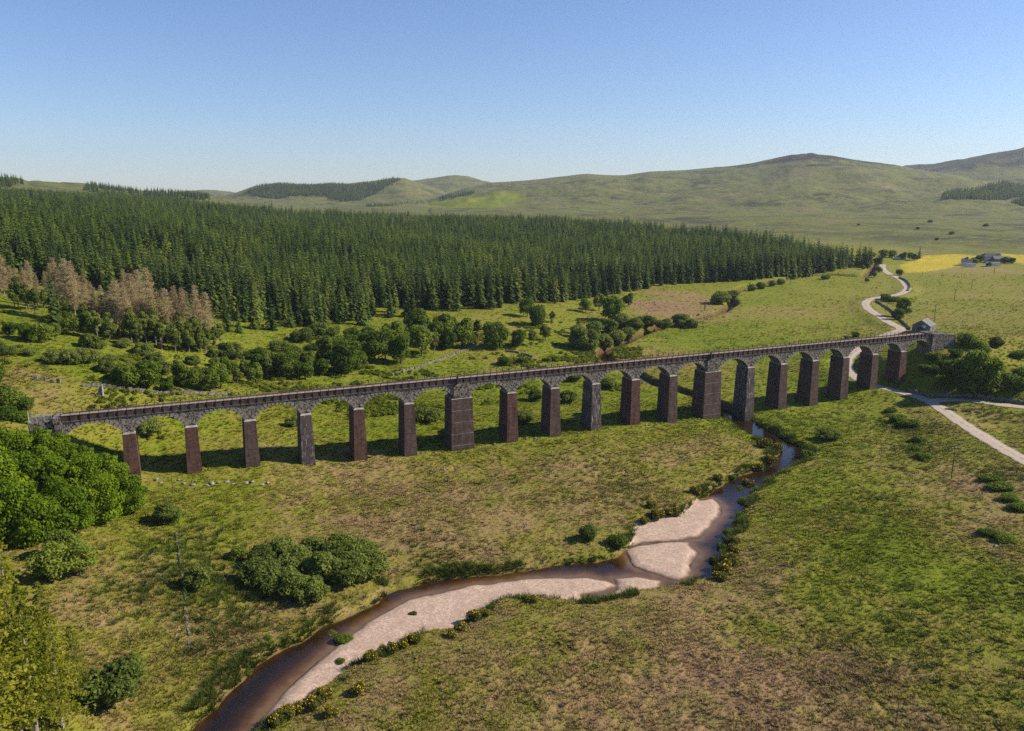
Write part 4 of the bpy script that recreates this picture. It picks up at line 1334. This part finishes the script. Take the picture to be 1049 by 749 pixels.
def row(fn, kind, nom, items, text, group, vary=False, **kw):
    kind0, nom0 = kind, nom
    items = sorted(items)
    q = random.Random(len(items) * 31 + int(items[0][0]))
    for i, it in enumerate(items):
        if vary:
            it = (it[0] + q.uniform(-3, 3), it[1] + q.uniform(-4, 3), it[2] * q.uniform(.5, .98)) + tuple(it[3:])
            kind, nom = ((kind0, nom0), (K_ROWAN, 9), (K_BIRCH, 14), (kind0, nom0), (K_ROWAN, 9))[q.randrange(5)]
        fn(kind, nom, it[0], it[1], it[2], text.format(o=ordinal(i)), group, **{**kw, **(it[3] if len(it) > 3 else {})})

row(tall, K_BRIGHT, 10, [(8, 556, 74), (38, 556, 62), (66, 549, 60), (101, 534, 54), (131, 523, 42), (-12, 535, 80)], "{o} bright green sycamore from the left along the grove's lower front below the viaduct end", "front sycamores of the grove")
row(tall, K_BRIGHT, 10, [(15, 510, 56), (50, 513, 58), (84, 510, 52), (113, 505, 44), (-25, 500, 70)], "{o} bright green sycamore from the left in the grove's middle row", "middle sycamores of the grove")
row(tall, K_BRIGHT, 10, [(-8, 478, 52), (20, 474, 42), (46, 476, 41), (60, 478, 38), (72, 483, 33), (90, 490, 36)], "{o} bright green sycamore from the left at the grove's upper edge near the abutment", "upper sycamores of the grove")
row(tall, K_LARCH, 18, [(38, 752, 165), (3, 765, 235), (64, 744, 125), (80, 712, 78), (20, 705, 160), (52, 700, 112), (-8, 672, 140), (-24, 775, 230), (22, 752, 130), (12, 660, 100)], "{o} yellow green larch from the left in the clump above the river's left bank", "larches near the river")
row(wide, K_ROWAN, 7.6, [(50, 594, 46), (82, 590, 46), (66, 576, 42)], "{o} pale green bushy tree from the left just below the bright sycamore grove", "bushy trees below the grove", flat=.8)
wide(K_WILLOW, 6.4, 115, 712, 76, "broad olive green willow bush beside the yellow larches", None, .8)
wide(K_WILLOW, 6.4, 204, 602, 42, "rounded dark willow bush with a long shadow beside the old field dyke", None, 1.0)
wide(K_WILLOW, 6.4, 172, 535, 40, "rounded willow bush below the second viaduct pier", None, .95)
row(wide, K_WILLOW, 6.4, [(268, 596, 44), (294, 607, 50), (318, 614, 44), (302, 584, 44), (332, 594, 54), (358, 594, 50), (381, 588, 42), (347, 572, 44), (288, 570, 38), (368, 574, 42), (322, 572, 44), (268, 577, 34)], "{o} willow from the left in the large dense thicket left of the river", "willows of the large thicket", flat=.95)
wide(K_BUSH, 4.6, 244, 570, 18, "small dark bush just left of the large willow thicket")
wide(K_WILLOW, 6.4, 602, 552, 28, "lone round willow bush beside the river bank above the shingle", None, .95)
wide(K_BUSH, 4.6, 633, 560, 26, "low dark green bush at the river bank by the rounded shingle bar", None, .7)
wide(K_WILLOW, 6.4, 849, 448, 27, "low grey green willow on the bright grass right of the river", None, .6)
row(wide, K_BUSH, 4.6, [(917, 432, 22), (930, 437, 20), (941, 452, 16), (937, 462, 14), (946, 470, 17), (912, 422, 12)], "{o} low dark scrub bush from the left between the river and the gravel road", "scrub by the road", flat=.6)
row(wide, K_BUSH, 4.6, [(1014, 492, 20), (1024, 501, 24), (1035, 512, 24), (1046, 522, 22), (1012, 547, 18), (1030, 553, 22)], "{o} dark low scrub bush from the left on the banks at the right", "scrub on the right banks", flat=.45)
wide(K_BUSH, 4.6, 826, 470, 17, "dark bush at the outer corner of the river bend", None, .9)
row(wide, K_BUSH, 4.6, [(750, 492, 11), (761, 516, 12), (758, 530, 13), (748, 548, 13), (740, 562, 13), (733, 577, 14), (757, 503, 9)], "{o} dark bush from the left overhanging the water at the river's right bend", "bushes on the bend", flat=.8)
row(wide, K_BUSH, 4.6, [(340, 652, 15), (352, 657, 18), (349, 678, 10), (423, 629, 8), (275, 655, 10), (255, 690, 11)], "{o} green rush tussock from the left at the water's edge by the long shingle bar", "tussocks in the river", cat="plant", flat=.6)
row(wide, K_GORSE, 1.9, [(487, 634, 14), (497, 630, 9), (472, 645, 12), (462, 652, 11), (425, 657, 13), (413, 662, 12), (402, 666, 12), (391, 670, 13), (379, 676, 14), (368, 708, 15), (330, 715, 15), (322, 724, 16), (305, 728, 13), (293, 734, 17), (284, 742, 15), (338, 732, 14), (545, 617, 11)], "{o} gorse bush in yellow flower from the left along the near bank of the shingle", "gorse on the near bank")
row(wide, K_GORSE, 1.9, [(742, 585, 17), (748, 577, 15), (750, 566, 13), (738, 594, 13), (752, 556, 10)], "{o} bright yellow gorse bush from the left beside the river bend", "gorse by the bend")
row(wide, K_GORSE, 1.9, [(776, 482, 12), (788, 474, 12), (765, 498, 11), (783, 458, 14), (795, 462, 13), (666, 519, 10), (690, 528, 13), (672, 530, 13), (660, 536, 10), (712, 505, 11), (735, 492, 10)], "{o} gorse bush from the left along the far bank between shingle and bridge", "gorse on the far bank")

# seen under and just over the viaduct
row(wide, K_WILLOW, 6.4, [(150, 443, 34), (438, 430, 30), (548, 410, 26), (582, 412, 28), (587, 390, 25), (623, 398, 26), (605, 425, 22), (535, 432, 24), (455, 448, 20), (300, 436, 20)], "{o} round willow bush from the left seen through the viaduct arches", "willows beyond the arches", flat=.8)
row(wide, K_BUSH, 4.6, [(517, 374, 17), (535, 372, 13), (560, 370, 9), (569, 369, 10)], "{o} small dark bush from the left just over the middle of the viaduct deck", "small bushes over the deck", flat=.8)
row(tall, K_BROAD, 9, [(118, 392, 26), (133, 398, 34), (152, 401, 36), (172, 399, 34), (192, 401, 38), (212, 399, 38), (229, 396, 34), (242, 395, 38), (259, 393, 40), (276, 391, 36), (293, 391, 38), (310, 388, 40), (327, 386, 36), (125, 388, 30), (145, 392, 34), (163, 391, 30), (183, 392, 36), (203, 391, 32), (221, 389, 34), (236, 386, 34), (252, 384, 36), (268, 383, 34), (286, 382, 36), (302, 380, 34), (318, 378, 36), (334, 376, 38)], "{o} bushy broadleaf tree from the left in the belt behind the viaduct's western arches", "western broadleaf belt", True)
row(tall, K_BROAD, 9, [(341, 382, 42), (354, 380, 46), (367, 378, 44), (381, 373, 46), (396, 372, 44), (412, 370, 50), (430, 366, 46), (446, 362, 44), (462, 358, 42), (476, 355, 38), (372, 365, 40), (402, 358, 42), (436, 352, 40), (388, 362, 38), (420, 356, 40), (348, 370, 42), (360, 366, 38), (378, 360, 38), (396, 352, 36), (412, 348, 36), (428, 345, 34), (450, 346, 36), (466, 347, 34), (455, 352, 38), (362, 355, 34), (345, 358, 34)], "{o} leafy green tree from the left in the tall belt behind the viaduct's middle", "middle broadleaf belt", True)
row(tall, K_BROAD, 9, [(490, 352, 30), (508, 356, 38), (529, 354, 36), (543, 352, 34), (556, 352, 30), (552, 331, 32), (541, 328, 26), (566, 332, 32), (590, 337, 26), (613, 320, 32), (628, 326, 38), (641, 316, 28), (603, 322, 26)], "{o} leafy tree from the left in the scattered group below the plantation edge", "scattered trees below the plantation", True)
row(wide, K_WILLOW, 6.4, [(598, 356, 38), (619, 356, 26), (632, 352, 26), (643, 347, 22), (650, 338, 24), (662, 334, 22), (609, 343, 26), (592, 345, 24), (625, 341, 26), (637, 335, 26)], "{o} grey green willow from the left lining the upper river's west bank", "willows by the upper river", flat=.95)
row(wide, K_WILLOW, 6.4, [(680, 336, 19), (698, 334, 25), (709, 336, 18), (738, 311, 24), (748, 306, 18), (770, 298, 14), (779, 296, 14), (791, 293, 12), (800, 291, 11), (846, 286, 10)], "{o} round bush from the left along the upper river below the plantation corner", "bushes by the upper river", flat=.9)
row(tall, K_BROAD, 9, [(8, 346, 26), (24, 346, 28), (40, 348, 34), (56, 348, 38), (72, 347, 36), (87, 346, 32)], "{o} dark leafy tree from the left on the green slope below the bare larches", "leafy trees below the larches", True)
row(wide, K_WILLOW, 6.4, [(58, 371, 26), (72, 373, 30), (88, 370, 28), (112, 372, 18)], "{o} olive shrub from the left on the bright green slope", "olive shrubs on the slope", flat=.9)
row(wide, K_BUSH, 4.6, [(-2, 408, 26), (12, 415, 28), (26, 419, 24), (4, 428, 26), (20, 431, 20), (-8, 392, 24)], "{o} dark brush from the left above the western viaduct end", "brush above the west end", flat=.8)

rr = random.Random(3)
bare = []
for i in range(34):
    u = -14 + 226 * (i + rr.uniform(-.4, .4)) / 33
    back_ = i % 2
    vb = np.interp(u, [0, 60, 110, 150, 215], [317, 315, 331, 346, 351]) - (14 if back_ else 0) + rr.uniform(-4, 2)
    vt = np.interp(u, [0, 40, 90, 130, 150, 190, 215], [256, 259, 270, 284, 281, 300, 311]) + rr.uniform(-7, 24) + (-2 if back_ else 3)
    bare.append((u, vb, max(24, vb - vt)))
for i in range(16):
    u = 60 + 156 * (i + rr.uniform(-.5, .5)) / 15
    bare.append((u, np.interp(u, [60, 110, 150, 215], [326, 342, 351, 354]) + rr.uniform(-3, 3), rr.uniform(44, 62)))
row(tall, K_BARE, 22, bare, "{o} leafless brown larch from the left in the bare stand at the wood's edge", "bare larches at the wood edge")
row(tall, K_BIRCH, 14, [(19, 317, 38), (30, 318, 30), (46, 318, 26), (96, 336, 42), (106, 338, 40), (119, 340, 42), (135, 350, 40), (150, 352, 40), (160, 353, 42), (172, 353, 34), (187, 354, 40), (200, 357, 40), (211, 361, 34), (226, 354, 28), (82, 330, 32), (128, 342, 34), (70, 334, 34), (60, 330, 28), (100, 346, 34), (113, 350, 34), (141, 356, 34), (166, 358, 34), (180, 360, 32), (194, 361, 34), (206, 362, 30), (155, 345, 44), (190, 347, 40), (88, 340, 34), (220, 359, 30), (36, 322, 32)], "{o} pale green birch from the left among the bare brown larches", "birches among the larches")
for u, v, h, lab in ((57, 338, 66, "single dark spruce standing among the bare brown larches at the left"), (165, 306, 40, "light green spruce behind the bare larches near the forest"), (145, 304, 50, "tall light green spruce rising behind the middle of the bare larches"), (113, 300, 44, "green spruce rising behind the bare larches, left of the tallest one"),
                     (195, 353, 56, "tall thin grey green spruce at the right end of the bare larches"), (233, 340, 38, "broad spruce standing alone on the grass clearing right of the bare larches"), (245, 341, 30, "smaller spruce beside the lone broad one on the clearing"), (262, 337, 46, "lone spruce in front of the plantation edge above the clearing"), (278, 338, 38, "shorter lone spruce in front of the plantation edge above the clearing"), (372, 333, 44, "single pale spruce standing just in front of the plantation's left half")):
    tall(K_SPRUCE, 18.5, u, v, h, lab)
q = random.Random(8)
scr = [(u + q.uniform(-5, 5), v + q.uniform(-5, 5), q.uniform(14, 30)) for u, v in ((105, 352), (125, 360), (142, 366), (160, 372), (180, 376), (200, 378), (222, 372), (240, 368), (262, 366), (285, 362), (300, 368), (320, 362), (338, 366), (350, 356), (130, 380), (165, 386), (205, 386), (250, 380), (112, 384), (92, 360), (30, 362), (10, 368), (0, 358), (215, 362), (275, 374), (305, 352), (330, 348), (360, 350), (380, 346), (400, 346), (425, 342), (452, 344), (475, 342))]
row(wide, K_WILLOW, 6.4, scr, "{o} low green scrub bush from the left on the rough slope between viaduct and wood", "scrub on the slope", flat=.9)
# right bank above the road
row(tall, K_BROAD, 9, [(984, 403, 48), (999, 408, 58), (1012, 405, 46)], "{o} large dark leafy tree from the left on the wooded bank above the track", "dark trees on the wooded bank", shape=1)
row(wide, K_BUSH, 4.6, [(990, 354, 24), (1003, 358, 18), (1009, 364, 14), (966, 396, 18), (968, 378, 16), (953, 382, 15), (945, 380, 13), (956, 368, 14), (978, 366, 16), (1025, 396, 26), (1040, 398, 24), (1048, 388, 22)], "{o} bush from the left on the steep bank between viaduct end and track", "bushes on the wooded bank", flat=.9)
wide(K_WILLOW, 6.4, 1020, 355, 21, "grey green bush alone on the open slope above the wooded bank", None, .9)
wide(K_BUSH, 4.6, 1042, 367, 15, "small dark bush at the right end of the open slope", None, .9)
row(wide, K_BUSH, 4.6, [(906, 307, 12), (913, 309, 11), (919, 309, 9), (876, 345, 10), (867, 347, 7)], "{o} dark roadside bush from the left near the winding road behind the viaduct", "roadside bushes", flat=.85)
tall(K_BROAD, 9, 925, 325, 24, "dark leafy tree beside the winding road above the barn")
tall(K_BROAD, 9, 919, 328, 14, "low dark tree leaning towards the winding road above the barn")
row(wide, K_BROAD, 8, [(896, 284, 7), (900, 279, 8), (898, 271, 9), (888, 289, 6), (905, 264, 11), (914, 264, 10), (893, 264, 8), (884, 276, 6)], "{o} dark tree from the left by the far river at the plantation corner", "trees by the far river", flat=.8)
row(wide, K_BROAD, 8, [(925, 266, 10), (932, 266, 10), (937, 267, 9), (921, 282, 8)], "{o} leafy tree from the left beside the yellow field", "trees by the yellow field", flat=.8)
tall(K_SPRUCE, 18.5, 941.5, 265, 13, "slim dark conifer beside the yellow field")
row(wide, K_BROAD, 8, [(998, 271, 9), (1003, 269, 10), (1007, 266, 8), (1029, 270, 9), (1036, 270, 8), (1013, 273, 6), (990, 267, 5)], "{o} tree from the left sheltering the far farm", "trees round the farm", flat=.8)
row(wide, K_BUSH, 4.6, [(953, 228, 6), (880, 231, 4), (940, 235, 5), (975, 240, 6), (1010, 232, 6), (960, 246, 5)], "{o} lone dark bush from the left on the open moor beyond the farm", "bushes on the moor", flat=.8)

# ---------------------------------------------------------------- walls, stones, buildings, poles
N = NT("drystone")
wc = N.n("SeparateColor", {"Color": N.n("TexVoronoi", {"Vector": N.pos(), "Scale": 2.6}).outputs["Color"]}).outputs[0]
c = N.ramp(wc, [(0, (.07, .062, .055)), (.5, (.14, .128, .115)), (1, (.25, .235, .22))])
c = N.mix(N.ramp(N.noise(.7, 3, .6), [(.5, 0), (.7, .7)]), c, (.07, .075, .035))
M_DRY = N.finish(c, .95, N.bump(wc, .7, .08), .1)
N = NT("pale_boulder")
M_ROCK = N.finish(N.ramp(N.noise(1.7, 4, .7), [(.3, (.13, .12, .11)), (.55, (.24, .22, .205)), (.75, (.38, .355, .34))]), .9, N.bump(N.noise(4, 4, .7), .5, .06), .15)
def dyke(name, px, hgt, wid, label, cat="wall", gap=.0, seed=1):
    """a drystone wall of stones along the land, sunk and tumbled here and there"""
    L = smooth_line(np.array([ground(u, v)[:2] for u, v in px]), 4)
    r = random.Random(seed)
    m = MB()
    for (ax, ay), (bx_, by_) in zip(L[:-1], L[1:]):
        ln = math.hypot(bx_ - ax, by_ - ay)
        n = max(1, int(ln / .8))
        ex, ey = (bx_ - ax) / ln, (by_ - ay) / ln
        for i in range(n):
            if r.random() < gap:
                continue
            f = (i + .5) / n
            x, y = ax + (bx_ - ax) * f, ay + (by_ - ay) * f
            z = gz(x, y) if math.hypot(x, y) < 300 else gz(x, y, False)
            h = hgt * r.uniform(.65, 1.15)
            l = ln / n * .54
            w0, w1 = wid * .6, wid * r.uniform(.3, .45)
            ox = r.uniform(-.1, .1)
            p = []
            for zz, w, k in ((z - .5, w0, 1), (z + h, w1, .92)):
                for a, b in ((-1, -1), (1, -1), (1, 1), (-1, 1)):
                    p.append((x + ex * a * l * k - ey * (b * w + ox), y + ey * a * l * k + ex * (b * w + ox), zz + r.uniform(-.08, .08)))
            m.hexa(p)
    return link(name, m.mesh(name), M_DRY, label=label, category=cat)
dyke("drystone_wall", [(30, 388), (47, 389.5), (62, 392)], 1.1, .7, "short broken stone wall on the straw slope above the western viaduct end", gap=.2)
dyke("drystone_wall", [(84, 395), (104, 395.5), (128, 399), (180, 404), (236, 404)], .85, .7, "grey stone wall running below the western belt of trees", gap=.08, seed=2)
dyke("drystone_wall", [(494, 354), (480, 358), (452, 368), (425, 378), (398, 385)], .8, .7, "pale old stone wall below the tall belt of trees behind the viaduct", gap=.12, seed=3)
dyke("drystone_wall", [(518, 360), (532, 362), (546, 366)], .9, .8, "short dark ruined wall over the middle of the viaduct deck", gap=.1, seed=4)
dyke("field_dyke", [(180, 545), (183, 566), (188, 600), (191, 630), (195, 664)], .24, .4, "low tumbled stone dyke running straight across the left pasture", gap=.25, seed=5)
dyke("drystone_wall", [(930, 401.5), (950, 405.5), (975, 406), (1005, 407.5), (1030, 411), (1060, 415.5)], 1.3, .7, "dark stone wall along the upper side of the farm track", gap=.03, seed=6)
dyke("drystone_wall", [(897, 309), (905, 314), (914, 320), (921, 328), (932, 338)], 1.2, .7, "stone wall bordering the winding road above the barn", gap=.05, seed=7)
dyke("drystone_wall", [(921, 285), (928, 288.5), (932, 294), (930, 298.5)], 1.3, .8, "curved stone wall outside the upper road bend", gap=.05, seed=8)
dyke("drystone_wall", [(968, 420), (985, 421), (1004, 423)], .7, .6, "broken low wall between the road fork and the rushes", gap=.35, seed=9)

def rock_mesh(seed):
    bm = bpy.data.meshes.new("boulder")
    import bmesh
    b = bmesh.new()
    bmesh.ops.create_icosphere(b, subdivisions=2, radius=.5)
    r = random.Random(seed)
    k = [r.uniform(0, 6) for _ in range(6)]
    for v in b.verts:
        d = 1 + .22 * math.sin(v.co.x * 5 + k[0]) + .18 * math.sin(v.co.y * 6 + k[1]) + .15 * math.sin(v.co.z * 7 + k[2] + v.co.x * 3)
        v.co *= d
        v.co.z *= .62
    b.to_mesh(bm)
    b.free()
    bm.materials.append(M_ROCK)
    return bm
ROCKS = [rock_mesh(i) for i in range(4)]
def boulders(items, text, group, size=(.7, 1.4), seed=1):
    r = random.Random(seed)
    for i, (u, v) in enumerate(sorted(items)):
        x, y, z = ground(u, v, True)
        o = link("boulder", ROCKS[r.randrange(4)], None, None, label=text.format(o=ordinal(i)), category="rock", group=group)
        s = r.uniform(*size)
        o.location, o.scale, o.rotation_euler = (x, y, z + s * .12), (s, s * r.uniform(.6, 1), s), (0, 0, r.uniform(0, 6))
boulders([(160, 492), (165, 495), (183, 492), (188, 496), (197, 497), (201, 493), (212, 498), (218, 496), (224, 495), (232, 494), (239, 496), (252, 495), (258, 494), (268, 497), (274, 495)], "{o} pale boulder from the left in the scatter below the western piers", "boulders below the western piers", (.7, 1.4), 1)
boulders([(290, 482), (338, 480), (352, 476), (391, 471), (432, 464), (446, 464), (492, 458), (507, 455), (540, 450), (548, 449), (585, 446), (592, 444), (625, 440), (662, 436), (672, 435), (700, 433), (716, 430), (742, 433), (744, 441)], "{o} pale stone from the left in the line at the feet of the piers", "stones at the pier feet", (.5, 1.0), 2)
boulders([(931, 521), (880, 497), (848, 473), (855, 482), (560, 470), (455, 482), (610, 462), (1020, 560)], "{o} pale stone from the left lying alone in open grass", "lone stones in the grass", (.5, 1.0), 3)
boulders([(725, 327), (731, 331), (716, 322), (742, 329), (668, 338), (680, 341), (655, 347), (737, 334)], "{o} pale rock from the left in the upper river bed", "rocks of the upper river", (.8, 1.8), 4)
boulders([(741, 536), (735, 560), (738, 572), (728, 583), (744, 548), (748, 526)], "{o} dark wet rock from the left at the water's edge on the bend", "rocks on the bend", (.5, .9), 5)
x, y, z = ground(103, 405)
m = MB()
m.hexa([(-.8, -.45, -.5), (.8, -.45, -.5), (.8, .45, -.5), (-.8, .45, -.5), (-.1, -.3, 2.1), (.75, -.3, 3.0), (.75, .3, 3.0), (-.1, .3, 2.1)])
o = link("ruined_gatepost", m.mesh("ruined_gatepost"), M_ROCK, label="leaning pale stone gatepost at the end of the grey wall", category="gatepost")
o.location = (x, y, z)

# timber poles
N = NT("weathered_timber")
M_TIMBER = N.finish(N.ramp(N.noise(2.5, 4, .7), [(.3, (.05, .04, .032)), (.6, (.105, .085, .07)), (.8, (.18, .155, .135))]), .9, None, .1)
N = NT("white_ceramic")
M_WHITE = N.finish((.7, .7, .68), .4, None, .4)
def pole(u, v, hpx, label, arm=True, rad=.14, name="utility_pole", cat="pole", lean=0.0, group=None):
    x, y, z = ground(u, v)
    h = hpx * depth(x, y, z) / F / CP
    rt = thing(name, label, cat, (x, y, z), .15, 1, group)
    rt.rotation_euler = (0, lean, .15)
    link("post", MB().tube([(0, 0, -.6), (0, 0, h * .5), (0, 0, h)], [rad, rad * .9, rad * .75], 8).mesh("post", True), M_TIMBER, rt)
    if arm:
        a = link("crossarm", MB().box(-1.0, 1.0, -.28, -.13, h - .42, h - .26).mesh("crossarm"), M_TIMBER, rt)
        for k in (-.85, 0, .85):
            link("insulator", MB().tube([(k, -.2, h - .257), (k, -.2, h - .1), (k, -.2, h + .02)], [.05, .09, .04], 8).mesh("insulator", True), M_WHITE, a)
pole(974.5, 491, 34, "weathered timber power pole with white insulators on the grass near the road")
pole(956.5, 333, 21, "timber power pole rising beside the grey barn", True, .16)
pole(977.5, 309, 12, "power pole standing in the olive field, nearest to the barn", True, .16)
pole(995.3, 296, 10, "middle power pole crossing the olive field", True, .16)
pole(1018.3, 281.5, 7, "power pole nearest to the far farm", True, .18)
pole(902, 472, 13, "short thin post alone on the grass between river and road", False, .09, "fence_post", "post")
pole(916, 752, 36, "thin bare pole on the brown grass in the near corner", False, .07, "thin_pole", "pole", .04)
pole(177.5, 507, 22, "thin timber post below the second viaduct pier", False, .1, "thin_pole", "post")
pole(722, 318, 10, "dark stump post beside the upper river", False, .3, "timber_post", "post")
for i, (u, v) in enumerate(sorted([(836, 340), (812, 340), (1008, 284), (985, 284), (965, 283), (1030, 284), (945, 282), (1049, 285)])):
    pole(u, v, 4.5, f"{ordinal(i)} small fence post from the left in the fields behind the viaduct", False, .12, "fence_post", "post", 0, "field fence posts")

# mesh fence closing the west end of the deck
x, y = via(S0 - 6.2, .4)
rt = thing("mesh_fence", "pale wire mesh fence with a white corner post at the viaduct's western end", "fence", (x, y, ZDECK - .3), math.pi / 2 - VAZ)
N = NT("galvanised_wire")
M_WIRE = N.finish((.42, .46, .43), .5, None, .4, Metallic=.3)
for k in (0, 1.5, 3.0, 4.5):
    link("post", MB().box(k - .05, k + .05, -.05, .05, -.2, 1.9 if k else 2.6).mesh("post"), M_WHITE if k == 0 else M_WIRE, rt)
m = MB()
for j in range(15):
    m.box(j * .3 + .1, j * .3 + .125, -.012, .012, .05, 1.8)
for j in range(7):
    m.box(.06, 4.5, -.02, -.003, .1 + j * .28, .125 + j * .28)
link("wire_mesh", m.mesh("wire_mesh"), M_WIRE, rt)

# buildings
N = NT("slate_roof")
tc = N.n("TexCoord").outputs["Object"]
M_SLATE = N.finish(N.ramp(N.noise(1.2, 5, .7, tc), [(.3, (.075, .08, .09)), (.55, (.12, .125, .135)), (.75, (.19, .19, .2))]), .7, N.bump(N.n("TexWave", {"Vector": tc, "Scale": 1.6, "Distortion": .4}, bands_direction='Z').outputs[1], .4, .05), .25)
N = NT("whitewash")
M_LIME = N.finish(N.ramp(N.noise(.8, 5, .7), [(.3, (.5, .49, .46)), (.6, (.72, .71, .68))]), .9, None, .1)
N = NT("grey_boards")
M_BOARD = N.finish(N.ramp(N.noise(1.0, 5, .7), [(.3, (.10, .10, .10)), (.6, (.17, .17, .17)), (.8, (.24, .235, .23))]), .85, None, .15)
N = NT("dark_opening")
M_DARK = N.finish((.012, .012, .014), .5, None, .3)
def house(name, cat, label, u, v, w, l, hw, hr, rz, wall, roof, openings=(), chimneys=(), group=None):
    """gabled building: width w across the gable (local x), length l (local y), wall height hw, ridge hr above it"""
    x, y, z = ground(u, v)
    rt = thing(name, label, cat, (x, y, z), rz, 1, group)
    m = MB()
    a, b = w / 2, l / 2
    m.v += [(-a, -b, -1.5), (a, -b, -1.5), (a, b, -1.5), (-a, b, -1.5), (-a, -b, hw), (a, -b, hw), (a, b, hw), (-a, b, hw), (0, -b, hw + hr), (0, b, hw + hr)]
    m.q += [(1, 2, 6, 5), (3, 0, 4, 7), (0, 1, 5, 4), (2, 3, 7, 6)]
    m.t += [(4, 5, 8), (6, 7, 9)]
    link("wall", m.mesh("wall"), wall, rt)
    k = hr / a
    for sgn in (-1, 1):
        m = MB()
        e = a + .3
        p = [(sgn * e, -b - .25), (sgn * e, b + .25), (0, b + .25), (0, -b - .25)]
        zz = [hw - .3 * k + .06] * 2 + [hw + hr + .06] * 2
        if sgn > 0:
            p, zz = p[:], zz[:]
        q = [(px_, py_, z_) for (px_, py_), z_ in zip(p, zz)]
        m.hexa(q + [(px_, py_, z_ + .14) for px_, py_, z_ in q])
        rf = link("roof", m.mesh("roof"), roof, rt)
    for cy in chimneys:
        link("chimney", MB().box(-.35, .35, cy - .5, cy + .5, hw + hr - .4, hw + hr + 1.0).mesh("chimney"), wall, rt)
    for nm, side, off, z0, ow, oh, mt in openings:
        m = MB()
        if side == 'front':
            m.box(off - ow / 2, off + ow / 2, -b - .05, -b + .1, z0, z0 + oh)
        elif side == 'left':
            m.box(-a - .05, -a + .1, off - ow / 2, off + ow / 2, z0, z0 + oh)
        else:
            m.box(a - .1, a + .05, off - ow / 2, off + ow / 2, z0, z0 + oh)
        link(nm, m.mesh(nm), mt, rt)
    return rt
house("barn", "barn", "grey slate roofed barn with a dark doorway behind the viaduct's eastern end", 946, 339, 8.0, 9.5, 3.0, 2.6, math.radians(-42), M_BOARD, M_SLATE,
      [("door", 'front', -.6, -.3, 2.4, 2.6, M_DARK), ("panel", 'front', 1.3, 2.3, 1.3, 1.0, M_WHITE), ("window", 'right', 0, 1.0, 1.0, 1.0, M_DARK)])
house("farmhouse", "house", "white farmhouse with slate roof at the heart of the far farm", 1016, 268.5, 7, 12, 4.6, 2.8, math.radians(70), M_LIME, M_SLATE,
      [("window", 'right', -3.5, 1.0, 1.1, 1.3, M_DARK), ("window", 'right', 3.5, 1.0, 1.1, 1.3, M_DARK), ("door", 'right', 0, 0, 1.1, 2.1, M_DARK), ("window", 'left', 3, 1, 1.1, 1.3, M_DARK), ("window", 'front', 0, 2.8, 1, 1.2, M_DARK)], (-5.2, 5.2))
house("farm_shed", "shed", "long grey roofed shed on the right of the far farm", 1025, 269, 8, 14, 3.2, 2.2, math.radians(85), M_BOARD, M_SLATE, [("door", 'right', 2, 0, 3, 2.8, M_DARK)])
house("farm_shed", "shed", "low white shed in front of the far farmhouse", 1017, 272.5, 4.5, 10, 2.2, 1.1, math.radians(88), M_LIME, M_BOARD, [("door", 'right', 2, 0, 1.2, 1.9, M_DARK)])
house("cottage", "house", "small pale cottage at the left of the far farm beside the yellow field", 990, 271.5, 6, 8, 2.8, 2.2, math.radians(60), M_LIME, M_SLATE, [("window", 'right', 1.5, 1, 1, 1.1, M_DARK), ("door", 'right', -1.5, 0, 1, 2, M_DARK)], (3.2,))
house("farm_shed", "shed", "white flat shed under the cottage beside the yellow field", 994, 273.5, 4, 7, 2.2, .9, math.radians(80), M_LIME, M_BOARD, [("door", 'right', 0, 0, 1.4, 1.9, M_DARK)])
house("byre", "shed", "low pale byre among the trees left of the yellow field", 922, 265.5, 5, 9, 2.2, 1.4, math.radians(75), M_LIME, M_BOARD, [("door", 'right', 0, 0, 1.4, 1.9, M_DARK)])

# ---------------------------------------------------------------- the air: thin even haze in one closed box
m = MB()
m.box(-9000, 9000, -600, 9000, -90, 520)
N = NT("haze")
hv = N.n("VolumePrincipled", {"Color": (.72, .84, 1.0, 1), "Density": 0.00005, "Anisotropy": .2})
N.t.links.new(hv.outputs[0], N.out.inputs["Volume"])
HAZE = link("haze", m.mesh("haze"), N.m, kind="stuff", label="thin blue summer haze over the far hills", category="haze")
